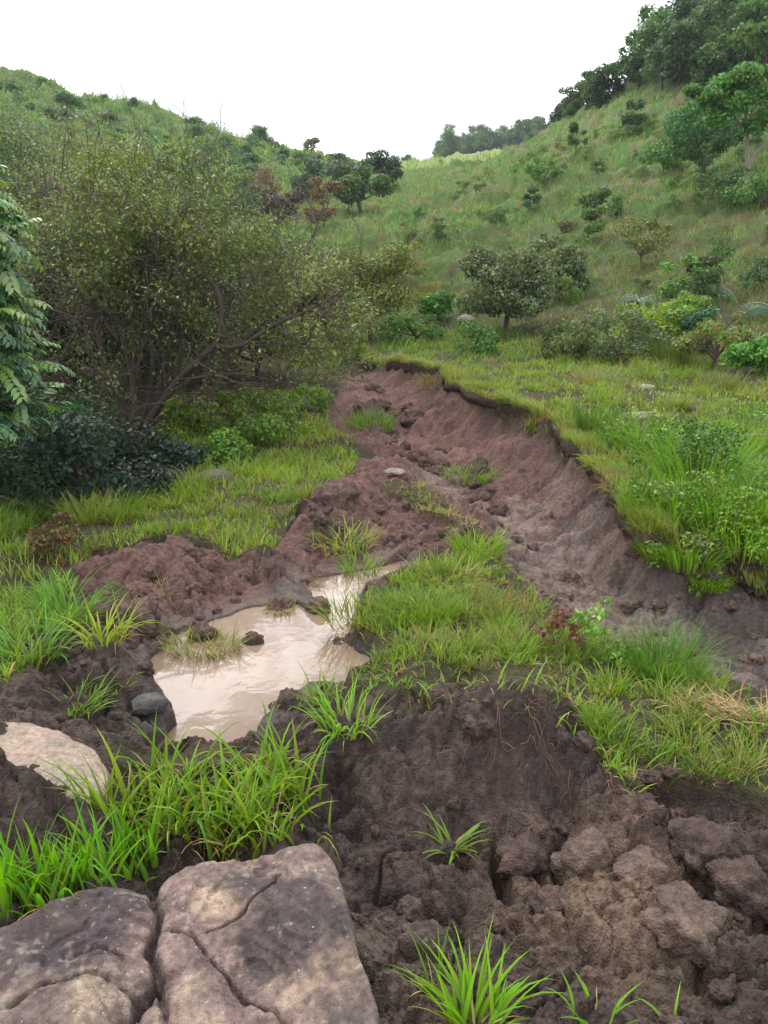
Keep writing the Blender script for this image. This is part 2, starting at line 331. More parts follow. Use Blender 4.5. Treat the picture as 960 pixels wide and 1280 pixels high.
# ------------------------------------------------------------------ materials
class NT:
    def __init__(s, name):
        s.m = bpy.data.materials.new(name); s.m.use_nodes = True; s.t = s.m.node_tree; s.t.nodes.clear()
        s.out = s.n('ShaderNodeOutputMaterial')
    def n(s, t, ins=None, **k):
        n = s.t.nodes.new(t)
        for a, b in k.items(): setattr(n, a, b)
        for a, b in (ins or {}).items():
            if isinstance(b, bpy.types.NodeSocket): s.t.links.new(b, n.inputs[a])
            else: n.inputs[a].default_value = b
        return n
    def math(s, op, a, b=0.0, c=0.0): return s.n('ShaderNodeMath', {0: a, 1: b, 2: c}, operation=op).outputs[0]
    def ramp(s, f, *st):
        n = s.n('ShaderNodeValToRGB', {0: f}); r = n.color_ramp
        while len(r.elements) < len(st): r.elements.new(.5)
        for e, (p, c) in zip(r.elements, st):
            e.position = p; e.color = (c, c, c, 1) if not hasattr(c, '__len__') else (*c, 1)
        return n.outputs[0]
    def mix(s, f, a, b, mode='MIX'): return s.n('ShaderNodeMixRGB', {0: f, 1: a, 2: b}, blend_type=mode).outputs[0]
    def noise(s, sc, det=4, ro=.55, vec=None, dist=0):
        i = {'Scale': sc, 'Detail': det, 'Roughness': ro, 'Distortion': dist}
        if vec is not None: i['Vector'] = vec
        return s.n('ShaderNodeTexNoise', i)
    def done(s, sh): s.t.links.new(sh, s.out.inputs[0]); return s.m

def mat_ground():
    t = NT('land'); at = t.n('ShaderNodeVertexColor', layer_name='col'); pos = t.n('ShaderNodeNewGeometry').outputs['Position']
    n1 = t.noise(38, 6, .65, pos); n2 = t.noise(7, 4, .6, pos); v = t.n('ShaderNodeTexVoronoi', {'Scale': 120.0, 'Vector': pos})
    f = t.ramp(n1.outputs[0], (.3, .5), (.5, .98), (.7, 1.5)); c = t.mix(1.0, at.outputs[0], f, 'MULTIPLY')
    f2 = t.ramp(n2.outputs[0], (.3, (.78, .8, .84)), (.7, (1.2, 1.15, 1.08))); c = t.mix(1.0, c, f2, 'MULTIPLY')
    pb = t.ramp(v.outputs['Distance'], (.10, 1.0), (.2, 0.0)); pr = t.n('ShaderNodeTexWhiteNoise', {0: v.outputs['Position']}).outputs[0]
    pbm = t.math('MULTIPLY', pb, t.math('GREATER_THAN', pr, .93)); c = t.mix(t.math('MULTIPLY', pbm, .5), c, (.42, .36, .32, 1))
    # alpha of the colour layer: wetness
    ro = t.math('MULTIPLY_ADD', at.outputs['Alpha'], -.62, .95); ro = t.math('MAXIMUM', t.math('ADD', ro, t.math('MULTIPLY_ADD', n1.outputs[0], .5, -.25)), .12)
    h = t.math('ADD', t.math('MULTIPLY', n1.outputs[0], 1.0), t.math('MULTIPLY', v.outputs['Distance'], .35))
    h = t.math('ADD', h, t.math('MULTIPLY', t.noise(150, 3, .6, pos).outputs[0], .4))
    st = t.math('MULTIPLY_ADD', at.outputs['Alpha'], -.45, 1.0)
    b = t.n('ShaderNodeBump', {'Strength': st, 'Distance': .022, 'Height': h})
    p = t.n('ShaderNodeBsdfPrincipled', {'Base Color': c, 'Roughness': ro, 'Normal': b.outputs[0], 'Specular IOR Level': t.math('MULTIPLY_ADD', at.outputs['Alpha'], .5, .12)})
    return t.done(p.outputs[0])
def mat_leaf(name, trans=.35, rough=.5, hue=.03, val=.35, spec=.35):
    t = NT(name); at = t.n('ShaderNodeVertexColor', layer_name='col'); oi = t.n('ShaderNodeObjectInfo').outputs['Random']
    c = t.n('ShaderNodeHueSaturation', {'Hue': t.math('MULTIPLY_ADD', oi, -hue, .5 + hue / 2), 'Value': t.math('MULTIPLY_ADD', t.math('FRACT', t.math('MULTIPLY', oi, 7.31)), val, 1 - val / 2), 'Saturation': 1.16, 'Color': at.outputs[0]}).outputs[0]
    p = t.n('ShaderNodeBsdfPrincipled', {'Base Color': c, 'Roughness': rough, 'Specular IOR Level': spec})
    tr = t.n('ShaderNodeBsdfTranslucent', {'Color': t.mix(1.0, c, (1.15, 1.2, .6, 1), 'MULTIPLY')})
    return t.done(t.n('ShaderNodeMixShader', {0: trans, 1: p.outputs[0], 2: tr.outputs[0]}).outputs[0])
def mat_bark(name, col):
    t = NT(name); pos = t.n('ShaderNodeNewGeometry').outputs['Position']; n = t.noise(22, 5, .6, pos)
    c = t.ramp(n.outputs[0], (.3, tuple(k * .55 for k in col)), (.6, col), (.75, tuple(k * 1.9 for k in col)))
    b = t.n('ShaderNodeBump', {'Strength': .7, 'Distance': .01, 'Height': n.outputs[0]})
    return t.done(t.n('ShaderNodeBsdfPrincipled', {'Base Color': c, 'Roughness': .9, 'Normal': b.outputs[0]}).outputs[0])
def mat_water():
    t = NT('muddy_water'); pos = t.n('ShaderNodeNewGeometry').outputs['Position']
    n = t.noise(2.2, 4, .6, pos); c = t.ramp(n.outputs[0], (.3, (.17, .118, .085)), (.7, (.215, .155, .115)))
    b = t.n('ShaderNodeBump', {'Strength': .12, 'Distance': .01, 'Height': t.noise(9, 3, .5, pos).outputs[0]})
    return t.done(t.n('ShaderNodeBsdfPrincipled', {'Base Color': c, 'Roughness': .03, 'IOR': 1.55, 'Normal': b.outputs[0]}).outputs[0])
def mat_rock(name):
    t = NT(name); at = t.n('ShaderNodeVertexColor', layer_name='col'); pos = t.n('ShaderNodeNewGeometry').outputs['Position']
    n1 = t.noise(60, 6, .7, pos); n2 = t.noise(14, 5, .65, pos, 1.0)
    c = t.mix(1.0, at.outputs[0], t.ramp(n1.outputs[0], (.3, .55), (.5, 1.0), (.7, 1.42)), 'MULTIPLY')
    c = t.mix(1.0, c, t.ramp(n2.outputs[0], (.32, (.72, .7, .74)), (.55, (1.02, 1, 1)), (.75, (1.2, 1.15, 1.1))), 'MULTIPLY')
    v = t.n('ShaderNodeTexVoronoi', {'Scale': 80.0, 'Vector': t.n('ShaderNodeVectorMath', {0: pos, 1: t.n('ShaderNodeVectorMath', {0: n1.outputs[1], 3: .012}, operation='SCALE').outputs[0]}, operation='ADD').outputs[0]}); w = t.n('ShaderNodeTexWhiteNoise', {0: v.outputs['Position']}).outputs[0]
    spot = t.math('MULTIPLY', t.math('LESS_THAN', v.outputs['Distance'], t.math('MULTIPLY', t.math('POWER', w, 3.0), t.math('MULTIPLY', n1.outputs[0], .5))), t.math('GREATER_THAN', w, t.math('MULTIPLY_ADD', at.outputs['Alpha'], -.6, 1.0)))
    c = t.mix(t.math('MULTIPLY', spot, .6), c, (.5, .48, .45, 1))
    h = t.math('ADD', n1.outputs[0], t.math('MULTIPLY', n2.outputs[0], 1.2)); h = t.math('ADD', h, t.math('MULTIPLY', t.noise(240, 2, .5, pos).outputs[0], .35))
    b = t.n('ShaderNodeBump', {'Strength': 1.0, 'Distance': .014, 'Height': h})
    return t.done(t.n('ShaderNodeBsdfPrincipled', {'Base Color': c, 'Roughness': .82, 'Specular IOR Level': .3, 'Normal': b.outputs[0]}).outputs[0])
M_LAND = mat_ground(); M_LEAF = mat_leaf('leaf'); M_BLADE = mat_leaf('grass_blade', .4, .45, .02, .2, .3)
M_DRY = mat_leaf('dry_grass', .25, .8, .02, .2, .1); M_GLOSS = mat_leaf('glossy_leaf', .25, .38, .02, .2, .5)
M_BARK = mat_bark('bark', (.075, .055, .045)); M_BARKG = mat_bark('grey_bark', (.2, .185, .16)); M_WATER = mat_water(); M_ROCK = mat_rock('sandstone')
M_ROOT = mat_bark('rootlet', (.38, .25, .16))

# ------------------------------------------------------------------ the land: one sheet to the horizon
th = np.concatenate([np.linspace(-180, -46, 40)[:-1], np.linspace(-46, -33, 60)[:-1], np.linspace(-33, 33, 470)[:-1], np.linspace(33, 46, 60)[:-1], np.linspace(46, 180, 40)[:-1]])
th = np.radians(th); rr = np.exp(np.concatenate([np.linspace(math.log(.35), math.log(1.1), 60)[:-1], np.linspace(math.log(1.1), math.log(12), 900)[:-1], np.linspace(math.log(12), math.log(120), 420)[:-1], np.linspace(math.log(120), math.log(540), 80)]))
TH, RR = np.meshgrid(th, rr); gx = (RR * np.sin(TH)).ravel(); gy = (RR * np.cos(TH)).ravel()
z, so, mud, red, wat, pud, far, lm = ground(gx, gy)
def mixc(a, b, t): t = np.asarray(t)[:, None]; return a * (1 - t) + b * t
A = lambda *c: np.array(c, float)[None, :]
rad = np.hypot(gx, gy); nA = fbm(gx * 1.3, gy * 1.3, 101, 4); nB = fbm(gx * .35, gy * .35, 102, 4); nC = fbm(gx * 5, gy * 5, 103, 4)
soilc = A(.060, .044, .040) * np.ones((len(gx), 1))
soilc = mixc(soilc, A(.098, .073, .062), sst(-.1, .55, nA) * .8); soilc = soilc * (1 + .28 * fbm(gx * 16, gy * 16, 106, 3))[:, None]
soilc = mixc(soilc, A(.130, .076, .066), sst(.3, .8, red) * .85)
mudc = mixc(A(.185, .135, .118) * np.ones((len(gx), 1)), A(.115, .085, .08), sst(-.2, .4, nC))
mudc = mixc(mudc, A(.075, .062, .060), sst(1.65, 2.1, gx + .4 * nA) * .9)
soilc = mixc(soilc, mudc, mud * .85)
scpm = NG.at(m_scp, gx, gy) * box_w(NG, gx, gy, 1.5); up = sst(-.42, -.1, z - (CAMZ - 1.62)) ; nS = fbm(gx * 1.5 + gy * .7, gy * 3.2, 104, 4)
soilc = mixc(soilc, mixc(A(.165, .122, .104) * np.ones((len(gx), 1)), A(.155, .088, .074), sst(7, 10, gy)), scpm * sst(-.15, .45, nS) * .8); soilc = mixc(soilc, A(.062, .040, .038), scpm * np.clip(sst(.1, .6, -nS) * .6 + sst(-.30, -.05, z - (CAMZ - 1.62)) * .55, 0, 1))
soilc = mixc(soilc, A(.15, .105, .078), sst(.5, .0, np.hypot(gx - .62, gy - 1.85) + .12 * nA) * .9)
soilc = mixc(soilc, soilc * .72, sst(.02, .3, wat))
soilc = mixc(soilc, soilc * 1.25, sst(.0, .05, lm) * .6)  # highlights painted into the soil colour: lump tops lighter
grc = mixc(A(.052, .050, .028) * np.ones((len(gx), 1)), A(.075, .056, .038), sst(-.1, .5, nC))
hillc = mixc(A(.078, .155, .042) * np.ones((len(gx), 1)), A(.15, .135, .075), sst(-.15, .45, nA))
hillc = mixc(hillc, A(.07, .115, .035), sst(0, .5, nB))
brt = sst(118, 140, rad) * sst(-60, -30, gx); hillc = mixc(hillc, A(.17, .25, .06), brt * .8)
lefth = sst(0, -14, gx - .0 * gy + .12 * (gy - 40)) * sst(30, 50, rad) * (1 - brt); hillc = mixc(hillc, A(.085, .15, .04), lefth * .75)
rav = np.exp(-((gx + 5.5 + .02 * (gy - 50)) / 2.6) ** 2) * sst(40, 48, gy) * sst(75, 62, gy); hillc = mixc(hillc, A(.09, .055, .045), rav * .8)
hd, hr = cell(gx * 1.05 + .25 * fbm(gx, gy, 78, 2), gy * 1.25, 79); hillc = mixc(hillc, A(.12, .10, .06), sst(.35, .8, hd) * .5)
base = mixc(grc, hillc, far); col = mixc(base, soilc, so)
wetv = so * (.12 + .55 * mud * sst(-.1, .5, nC) + .5 * sst(.05, .3, wat))
col = np.concatenate([np.clip(col, 0, 1), wetv[:, None]], 1)
nt, nr = len(th), len(rr); idx = np.arange(nt * nr).reshape(nr, nt)
a = idx[:-1, :]; b = np.roll(idx, -1, 1)[:-1, :]; c = np.roll(idx, -1, 1)[1:, :]; d = idx[1:, :]
F = np.stack([a, d, c, b], -1).reshape(-1, 4)
V = np.stack([gx, gy, z], 1)
# close the small hole under the viewer
cidx = len(V); V = np.vstack([V, [[0, 0, float(gz(np.array([0.]), np.array([0.]))[0])]]]); col = np.vstack([col, col[:1]])
cap = np.stack([np.full(nt, cidx), idx[0], np.roll(idx[0], -1), np.roll(idx[0], -1)], 1)
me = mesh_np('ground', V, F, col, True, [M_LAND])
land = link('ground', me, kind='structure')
capm = mesh_np('ground_cap', V[np.r_[cidx, idx[0]]], np.stack([np.zeros(nt, int), np.arange(nt) + 1, np.r_[np.arange(1, nt) + 1, 1]], 1), col[np.r_[cidx, idx[0]]], True, [M_LAND])
link('ground_underfoot', capm, land, kind='structure')

# puddle water
wm = m_wat > .02; jj, ii = np.nonzero(wm[:-1, :-1] | wm[1:, 1:]); ids = -np.ones(NG.X.shape, int); used = np.zeros(NG.X.shape, bool)
for dj, di in ((0, 0), (0, 1), (1, 1), (1, 0)): used[jj + dj, ii + di] = True
ids[used] = np.arange(used.sum())
Vw = np.stack([NG.X[used], NG.Y[used], np.full(used.sum(), LEVEL)], 1); Fw = np.stack([ids[jj, ii], ids[jj, ii + 1], ids[jj + 1, ii + 1], ids[jj + 1, ii]], 1)
link('puddle_water', mesh_np('puddle_water', Vw, Fw, None, True, [M_WATER]), kind='structure')

# ------------------------------------------------------------------ blades, leaves, branches
def unit(v): return v / np.maximum(np.linalg.norm(v, axis=-1, keepdims=True), 1e-9)
class Bag:
    """collects triangles with a colour per corner point"""
    def __init__(s): s.V = []; s.F = []; s.C = []; s.n = 0
    def add(s, V, F, C):
        s.V.append(V); s.F.append(F + s.n); s.C.append(C); s.n += len(V)
    def mesh(s, name, mats, smooth=True): return mesh_np(name, np.concatenate(s.V), np.concatenate(s.F), np.concatenate(s.C), smooth, mats)
def vary(col, n, hv=.18, vv=.3, r=None):
    r = r or rng; c = np.asarray(col, float) * np.ones((n, 1))
    c = c * (1 + vv * (r.random((n, 1)) * 2 - 1)); c[:, 0] *= 1 + hv * (r.random(n) * 2 - 1); c[:, 2] *= 1 + hv * (r.random(n) * 2 - 1)
    return np.clip(c, .003, .95)
def blades(bag, pos, ht, wd, ang, th0, th1, col, segs=3, fold=False, tipcol=None, droop=0):
    """grass blades: a curved tapering strip each; ang = compass direction of the lean, th0/th1 = lean from vertical at base/tip"""
    n = len(pos)
    if n == 0: return
    th1 = th1 + (rng.random(n) < .14) * (.5 + rng.random(n) * .8)
    d = np.stack([np.cos(ang), np.sin(ang), np.zeros(n)], 1); side = np.stack([-np.sin(ang), np.cos(ang), np.zeros(n)], 1)
    tw = (rng.random(n) - .5) * 1.4; k = 3 if fold else 2
    pts = []; p = pos.copy(); ws = []
    for i in range(segs + 1):
        t = i / segs; thh = th0 + (th1 - th0) * t ** 1.3
        pts.append(p.copy()); ws.append(wd * (.55 + .45 * math.sin(math.pi * min(1, t * 1.6 + .1))) * (1 - max(0, (t - .45) / .55) ** 1.6) if i < segs else wd * 0)
        p = p + (ht / segs)[:, None] * (np.sin(thh)[:, None] * d + np.cos(thh)[:, None] * np.array([[0, 0, 1.]]))
    V = []; C = []
    for i in range(segs + 1):
        t = i / segs; thh = th0 + (th1 - th0) * t ** 1.3
        nrm = np.cos(thh)[:, None] * d - np.sin(thh)[:, None] * np.array([[0, 0, 1.]])
        sd = side * np.cos(tw * t)[:, None] + nrm * np.sin(tw * t)[:, None]; w = ws[i][:, None] * .5
        cc = col * (1 + .12 * t); 
        cc = cc * (1 - .45 * (1 - t) ** 2) + A(.17, .13, .07) * .45 * (1 - t) ** 2
        if tipcol is not None: cc = cc * (1 - t * .6) + tipcol * t * .6
        if i < segs:
            V.append(pts[i] - sd * w); C.append(cc)
            if fold: V.append(pts[i] + nrm * w * .38 if False else pts[i] - nrm * w * .45); C.append(cc * 1.12)
            V.append(pts[i] + sd * w); C.append(cc)
        else: V.append(pts[i]); C.append(cc)
    V = np.stack(V, 1); C = np.stack(C, 1); m = V.shape[1]; F = []
    for i in range(segs - 1):
        for q in range(k - 1):
            a0 = i * k + q; F += [(a0, a0 + 1, a0 + k + 1), (a0, a0 + k + 1, a0 + k)]
    for q in range(k - 1): F.append(((segs - 1) * k + q, (segs - 1) * k + q + 1, segs * k))
    F = (np.array(F)[None] + (np.arange(n) * m)[:, None, None]).reshape(-1, 3)
    bag.add(V.reshape(-1, 3), F, C.reshape(-1, 3))
def leaves(bag, pos, dirn, nrm, Ln, Wn, col, simple=False, curl=.25):
    n = len(pos)
    if n == 0: return
    dirn = unit(dirn); side = unit(np.cross(dirn, nrm)); nrm = np.cross(side, dirn); Ln = Ln[:, None]; Wn = Wn[:, None] * .5
    if simple:
        V = np.stack([pos, pos + dirn * Ln * .45 + side * Wn, pos + dirn * Ln, pos + dirn * Ln * .45 - side * Wn], 1)
        f = [(0, 1, 2), (0, 2, 3)]; C = np.repeat(col[:, None], 4, 1)
    else:
        dr = -nrm * Ln * curl
        V = np.stack([pos, pos + dirn * Ln * .28 + side * Wn * .8 + nrm * Wn * .3, pos + dirn * Ln * .62 + side * Wn * .8 + nrm * Wn * .3 + dr * .35, pos + dirn * Ln + dr,
                      pos + dirn * Ln * .62 - side * Wn * .8 + nrm * Wn * .3 + dr * .35, pos + dirn * Ln * .28 - side * Wn * .8 + nrm * Wn * .3, pos + dirn * Ln * .5 + dr * .25], 1)
        f = [(0, 1, 6), (1, 2, 6), (2, 3, 6), (3, 4, 6), (4, 5, 6), (5, 0, 6)]; C = np.repeat(col[:, None], 7, 1)
    m = V.shape[1]; F = (np.array(f)[None] + (np.arange(n) * m)[:, None, None]).reshape(-1, 3)
    bag.add(V.reshape(-1, 3), F, C.reshape(-1, 3))
def rdir(n, up=0.0):
    v = rng.normal(size=(n, 3)); v = unit(v); v[:, 2] += up; return unit(v)
def tube(bag, pts, rads, col, sides=6):
    pts = np.array(pts, float); n = len(pts); tg = unit(np.gradient(pts, axis=0)); ref = np.array([.31, .2, .93]); a = unit(np.cross(tg, ref)); b = np.cross(tg, a)
    ph = np.arange(sides) * 2 * math.pi / sides
    V = pts[:, None] + np.asarray(rads)[:, None, None] * (np.cos(ph)[None, :, None] * a[:, None] + np.sin(ph)[None, :, None] * b[:, None])
    i = np.arange(n - 1)[:, None] * sides; j = np.arange(sides)[None]; j2 = (j + 1) % sides
    q = np.stack([i + j, i + j2, i + sides + j2, i + sides + j], -1).reshape(-1, 4)
    F = np.concatenate([q[:, [0, 1, 2]], q[:, [0, 2, 3]]])
    bag.add(V.reshape(-1, 3), F, np.ones((n * sides, 3)) * np.asarray(col))
def spline(p, n=12):
    p = [np.array(q, float) for q in p]; p = [2 * p[0] - p[1]] + p + [2 * p[-1] - p[-2]]; out = []
    for i in range(1, len(p) - 2):
        for t in np.linspace(0, 1, n, endpoint=False):
            a, b, c, d = p[i - 1:i + 3]
            out.append(.5 * ((2 * b) + (-a + c) * t + (2 * a - 5 * b + 4 * c - d) * t * t + (-a + 3 * b - 3 * c + d) * t ** 3))
    out.append(p[-2]); return np.array(out)
def grow(bag, start, dirn, length, rad, level, ends, col, wander=.35, up=.15, kids=(3, 5), ratio=.62, sides=6, spread=.8, minr=.004):
    """a limb that bends and forks; ends collects (point, direction) along the finest twigs"""
    n = 7; p = np.array(start, float); d = unit(np.array(dirn, float)); pts = [p.copy()]; ds = [d]
    for i in range(n):
        d = unit(d + rng.normal(size=3) * wander * .35 + np.array([0, 0, up * .2])); p = p + d * length / n; pts.append(p.copy()); ds.append(d)
    tube(bag, pts, np.linspace(rad, max(rad * .5, minr * .6), n + 1), col, sides if level > 1 else 4)
    if level <= 0:
        for i in range(1, n + 1): ends.append((pts[i], ds[i]))
        return
    for k in range(random.randint(*kids)):
        t = random.uniform(.35, 1.0) if k else 1.0; i = min(n, max(1, int(round(t * n))))
        dd = unit(ds[i] + rng.normal(size=3) * spread * .6)
        grow(bag, pts[i], dd, length * ratio * random.uniform(.8, 1.2), max(minr, rad * (.62 - .2 * (1 - t))), level - 1, ends, col, wander, up, kids, ratio, max(4, sides - 1), spread, minr)
def foliage(bag, ends, per, size, col, spread=.12, droop=.2, aspect=.5, simple=False, hv=.2, vv=.35, alt=None, altp=.1):
    e = np.array([q[0] for q in ends]); dd = np.array([q[1] for q in ends]); n = len(e) * per
    i = np.repeat(np.arange(len(e)), per); pos = e[i] + rng.normal(size=(n, 3)) * spread
    dr = unit(dd[i] * .5 + rdir(n) + np.array([[0, 0, -droop]])); nr = unit(rdir(n) * .8 + np.array([[0, 0, 1.]]))
    clump = vn3(pos / (spread * 5) + 3, 9)[:, None]; c = vary(col, n, hv, vv) * (.5 + clump)
    if alt is not None:
        m = rng.random(n) < altp; c[m] = vary(alt, m.sum(), .2, .3)
    s = size * (.6 + .8 * rng.random(n)); leaves(bag, pos, dr, nr, s, s * aspect, c, simple)

# ------------------------------------------------------------------ rocks
def rock_polar(name, outline_px, zt, zb, relief, colf, rings=150, segs=420, seed=1, crown=.05, lean=(0, 0), edge=.972):
    """boulder with a broad worn top; its top rim follows the outline, the sides go into the ground"""
    pw = np.array([on_level(a, b, zt)[:2] for a, b in outline_px]); c = pw.mean(0)
    ph = np.linspace(-math.pi, math.pi, segs, endpoint=False); Rr = np.zeros(segs)
    for i, q in enumerate(ph):
        dx, dy = math.cos(q), math.sin(q); best = 0
        for k in range(len(pw)):
            p0, p1 = pw[k] - c, pw[(k + 1) % len(pw)] - c; e = p1 - p0; den = dx * e[1] - dy * e[0]
            if abs(den) < 1e-9: continue
            t = (p0[0] * e[1] - p0[1] * e[0]) / den; u = (p0[0] * dy - p0[1] * dx) / den
            if t > 0 and -1e-6 <= u <= 1 + 1e-6: best = max(best, t)
        Rr[i] = best
    k = np.exp(-.5 * (np.arange(-4, 5) / 1.1) ** 2); k /= k.sum(); Rr = sum(w * np.roll(Rr, s) for s, w in zip(range(-4, 5), k))
    t = np.linspace(0, 1, rings); top = np.clip(t / .72, 0, 1); e = np.clip((t - .72) / .28, 0, 1)
    ro = top * edge + (1 - edge) * np.sin(np.clip(e * 3, 0, 1) * math.pi / 2) + .04 * np.clip(e * 1.5 - .5, 0, 1); dz = -crown * top ** 3 - .035 * (1 - np.cos(np.clip(e * 3, 0, 1) * math.pi / 2)) - (zt - zb) * np.clip((e - .2) / .8, 0, 1)
    RO, PH = np.meshgrid(ro, ph, indexing='ij'); X = c[0] + RO * Rr[None] * np.cos(PH); Y = c[1] + RO * Rr[None] * np.sin(PH)
    Z = zt + crown * .6 + dz[:, None] + 0 * X; x, y = X.ravel(), Y.ravel(); z = Z.ravel(); tt = np.repeat(top * (1 - e), segs); es = np.repeat(e, segs)
    dzr = relief(x, y); z = z + dzr * np.clip(1 - es * 2, 0, 1) + lean[0] * (x - c[0]) + lean[1] * (y - c[1])
    p = np.stack([x, y, z], 1); nn = .013 * fbm3(p * 7, seed, 3) + .008 * fbm3(p * 28, seed + 3, 4); out = np.stack([np.cos(PH).ravel() * np.clip(es * 3, 0, 1), np.sin(PH).ravel() * np.clip(es * 3, 0, 1), 1 - np.clip(es * 2, 0, 1)], 1)
    strat = .012 * (fbm3(np.stack([x * 2, y * 2, z * 22], 1), seed + 7, 3)) * np.clip(es * 3, 0, 1)
    p = p + out * (nn + strat)[:, None]
    i = np.arange(rings - 1)[:, None] * segs; j = np.arange(segs)[None]; j2 = (j + 1) % segs
    F = np.stack([i + j, i + segs + j, i + segs + j2, i + j2], -1).reshape(-1, 4)
    col = colf(p[:, 0], p[:, 1], dzr, es)
    return mesh_np(name, p, F, col, True, [M_ROCK]), c
def pdist(x, y, line):
    d = np.full(np.shape(x), 9.0)
    for (x0, y0), (x1, y1) in zip(line[:-1], line[1:]):
        ex, ey = x1 - x0, y1 - y0; t = np.clip(((x - x0) * ex + (y - y0) * ey) / (ex * ex + ey * ey), 0, 1); d = np.minimum(d, np.hypot(x - x0 - t * ex, y - y0 - t * ey))
    return d
ZT = CAMZ - 1.455
def pl(*q): return [tuple(on_level(a, b, ZT)[:2]) for a, b in q]
crk1 = pl((192,1108),(200,1140),(188,1180),(196,1215),(170,1250),(150,1290))
crk2 = pl((352,1098),(322,1122),(290,1150),(262,1166))
crk3 = pl((205,1160),(240,1172),(280,1210),(300,1240),(345,1265),(380,1300))
crk4 = pl((195,1215),(205,1260),(208,1300)); crk5 = pl((15,1262),(60,1236),(130,1222),(175,1240)); crk6 = pl((90,1195),(120,1180),(150,1188),(155,1222))
fr = pl((260,1130),(240,1230),(370,1140),(60,1170),(100,1260),(420,1260),(330,1190),(440,1150),(140,1130),(180,1240),(370,1250),(120,1200),(310,1100))
def blobf(x, y, c, s): return np.exp(-((x - c[0]) ** 2 + (y - c[1]) ** 2) / (s * s))
def front_relief(x, y):
    wx = x + .008 * fbm(x * 30, y * 30, 5, 3); wy = y + .008 * fbm(x * 30, y * 30, 6, 3)
    z = -.045 * np.exp(-(pdist(wx, wy, crk1) / .010) ** 2) - .022 * np.exp(-(pdist(wx, wy, crk1) / .05) ** 2)
    for ck, dp, w in ((crk2, .022, .0035), (crk3, .022, .004), (crk4, .025, .007), (crk5, .02, .006), (crk6, .014, .006)):
        dd = pdist(wx, wy, ck); z = z - dp * np.exp(-(dd / w) ** 2) - .22 * dp * np.exp(-(dd / (w * 4)) ** 2)
    z = z + .022 * blobf(x, y, fr[4], .09) + .014 * blobf(x, y, fr[1], .08) - .02 * blobf(x, y, fr[3], .08) + .012 * blobf(x, y, fr[6], .1)
    st_ = fbm(x * 3.1, y * 3.1 + 5, 88, 3) * 5; z = z + .011 * (np.floor(st_) + sst(.75, 1.0, st_ - np.floor(st_))) + .012 * np.abs(fbm(x * 11, y * 11, 89, 4))
    return z + .014 * fbm(x * 5, y * 5, 8, 3) + .0035 * fbm(x * 70, y * 70, 90, 3)
def front_col(x, y, dz, es):
    n1 = fbm(x * 9, y * 9, 201, 4); n2 = fbm(x * 4 + 3, y * 4, 202, 4); n3 = fbm(x * 26, y * 26, 203, 3); n = len(x)
    tan_, dark, pink = A(.37, .275, .195), A(.055, .042, .05), A(.21, .15, .135)
    c = mixc(A(.20, .155, .13) * np.ones((n, 1)), tan_, sst(-.1, .4, n1)); c = mixc(c, pink, sst(0, .5, n2))
    dk = 1.0 * blobf(x, y, fr[2], .10) + .9 * blobf(x, y, fr[3], .13) + .8 * blobf(x, y, fr[6], .075) + .55 * blobf(x, y, fr[7], .07) + .55 * blobf(x, y, fr[8], .08) + .5 * blobf(x, y, fr[11], .06) + .5 * blobf(x, y, fr[12], .07)
    lt = .9 * blobf(x, y, fr[0], .055) + .7 * blobf(x, y, fr[1], .07) + 1.0 * blobf(x, y, fr[4], .075) + .4 * blobf(x, y, fr[10], .07)
    c = mixc(c, dark, np.clip(sst(.12, .6, dk + .45 * n1 + .3 * n3 - .5 * lt), 0, 1) * .85); c = mixc(c, A(.34, .265, .2), np.clip(sst(.35, .8, lt + .35 * n3), 0, 1) * .8)
    c = c * (1 + .45 * fbm(x * 45, y * 45, 204, 4) + .25 * n3)[:, None]; c = mixc(c, A(.36, .31, .26), sst(.35, .6, fbm(x * 60, y * 60, 207, 2) + .4 * fbm(x * 6, y * 6, 208, 2)) * .45); c = mixc(c, dark, sst(.15, .5, fbm(x * 7 + y * 3, y * 2.5, 205, 4)) * .55)
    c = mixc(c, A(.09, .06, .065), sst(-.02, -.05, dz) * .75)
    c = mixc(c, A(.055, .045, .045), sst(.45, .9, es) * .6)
    al = np.clip(.05 + .8 * (blobf(x, y, fr[8], .1) + blobf(x, y, fr[11], .09) + .4 * blobf(x, y, fr[4], .1)) , 0, 1) * .8
    return np.concatenate([c, al[:, None]], 1)
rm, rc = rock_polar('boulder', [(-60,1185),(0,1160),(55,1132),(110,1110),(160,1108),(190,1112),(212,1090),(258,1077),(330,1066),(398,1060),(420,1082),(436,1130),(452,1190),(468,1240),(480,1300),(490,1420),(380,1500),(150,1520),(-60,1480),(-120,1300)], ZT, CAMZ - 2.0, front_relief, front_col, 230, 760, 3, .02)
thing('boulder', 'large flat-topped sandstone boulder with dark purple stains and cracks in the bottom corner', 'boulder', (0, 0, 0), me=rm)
ZL = CAMZ - 1.50
def pale_col(x, y, dz, es):
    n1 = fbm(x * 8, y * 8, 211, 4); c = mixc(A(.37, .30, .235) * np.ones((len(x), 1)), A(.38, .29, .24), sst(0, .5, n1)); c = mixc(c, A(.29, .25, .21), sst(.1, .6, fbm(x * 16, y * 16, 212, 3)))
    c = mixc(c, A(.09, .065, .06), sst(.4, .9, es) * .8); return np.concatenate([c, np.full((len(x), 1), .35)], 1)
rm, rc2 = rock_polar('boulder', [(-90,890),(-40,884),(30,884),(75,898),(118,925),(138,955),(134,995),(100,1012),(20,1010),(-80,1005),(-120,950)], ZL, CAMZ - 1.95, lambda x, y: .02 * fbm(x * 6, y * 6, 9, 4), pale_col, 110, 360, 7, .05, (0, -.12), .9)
thing('boulder', 'pale tan smooth boulder half buried at the left edge beside the puddle', 'boulder', (0, 0, 0), me=rm)
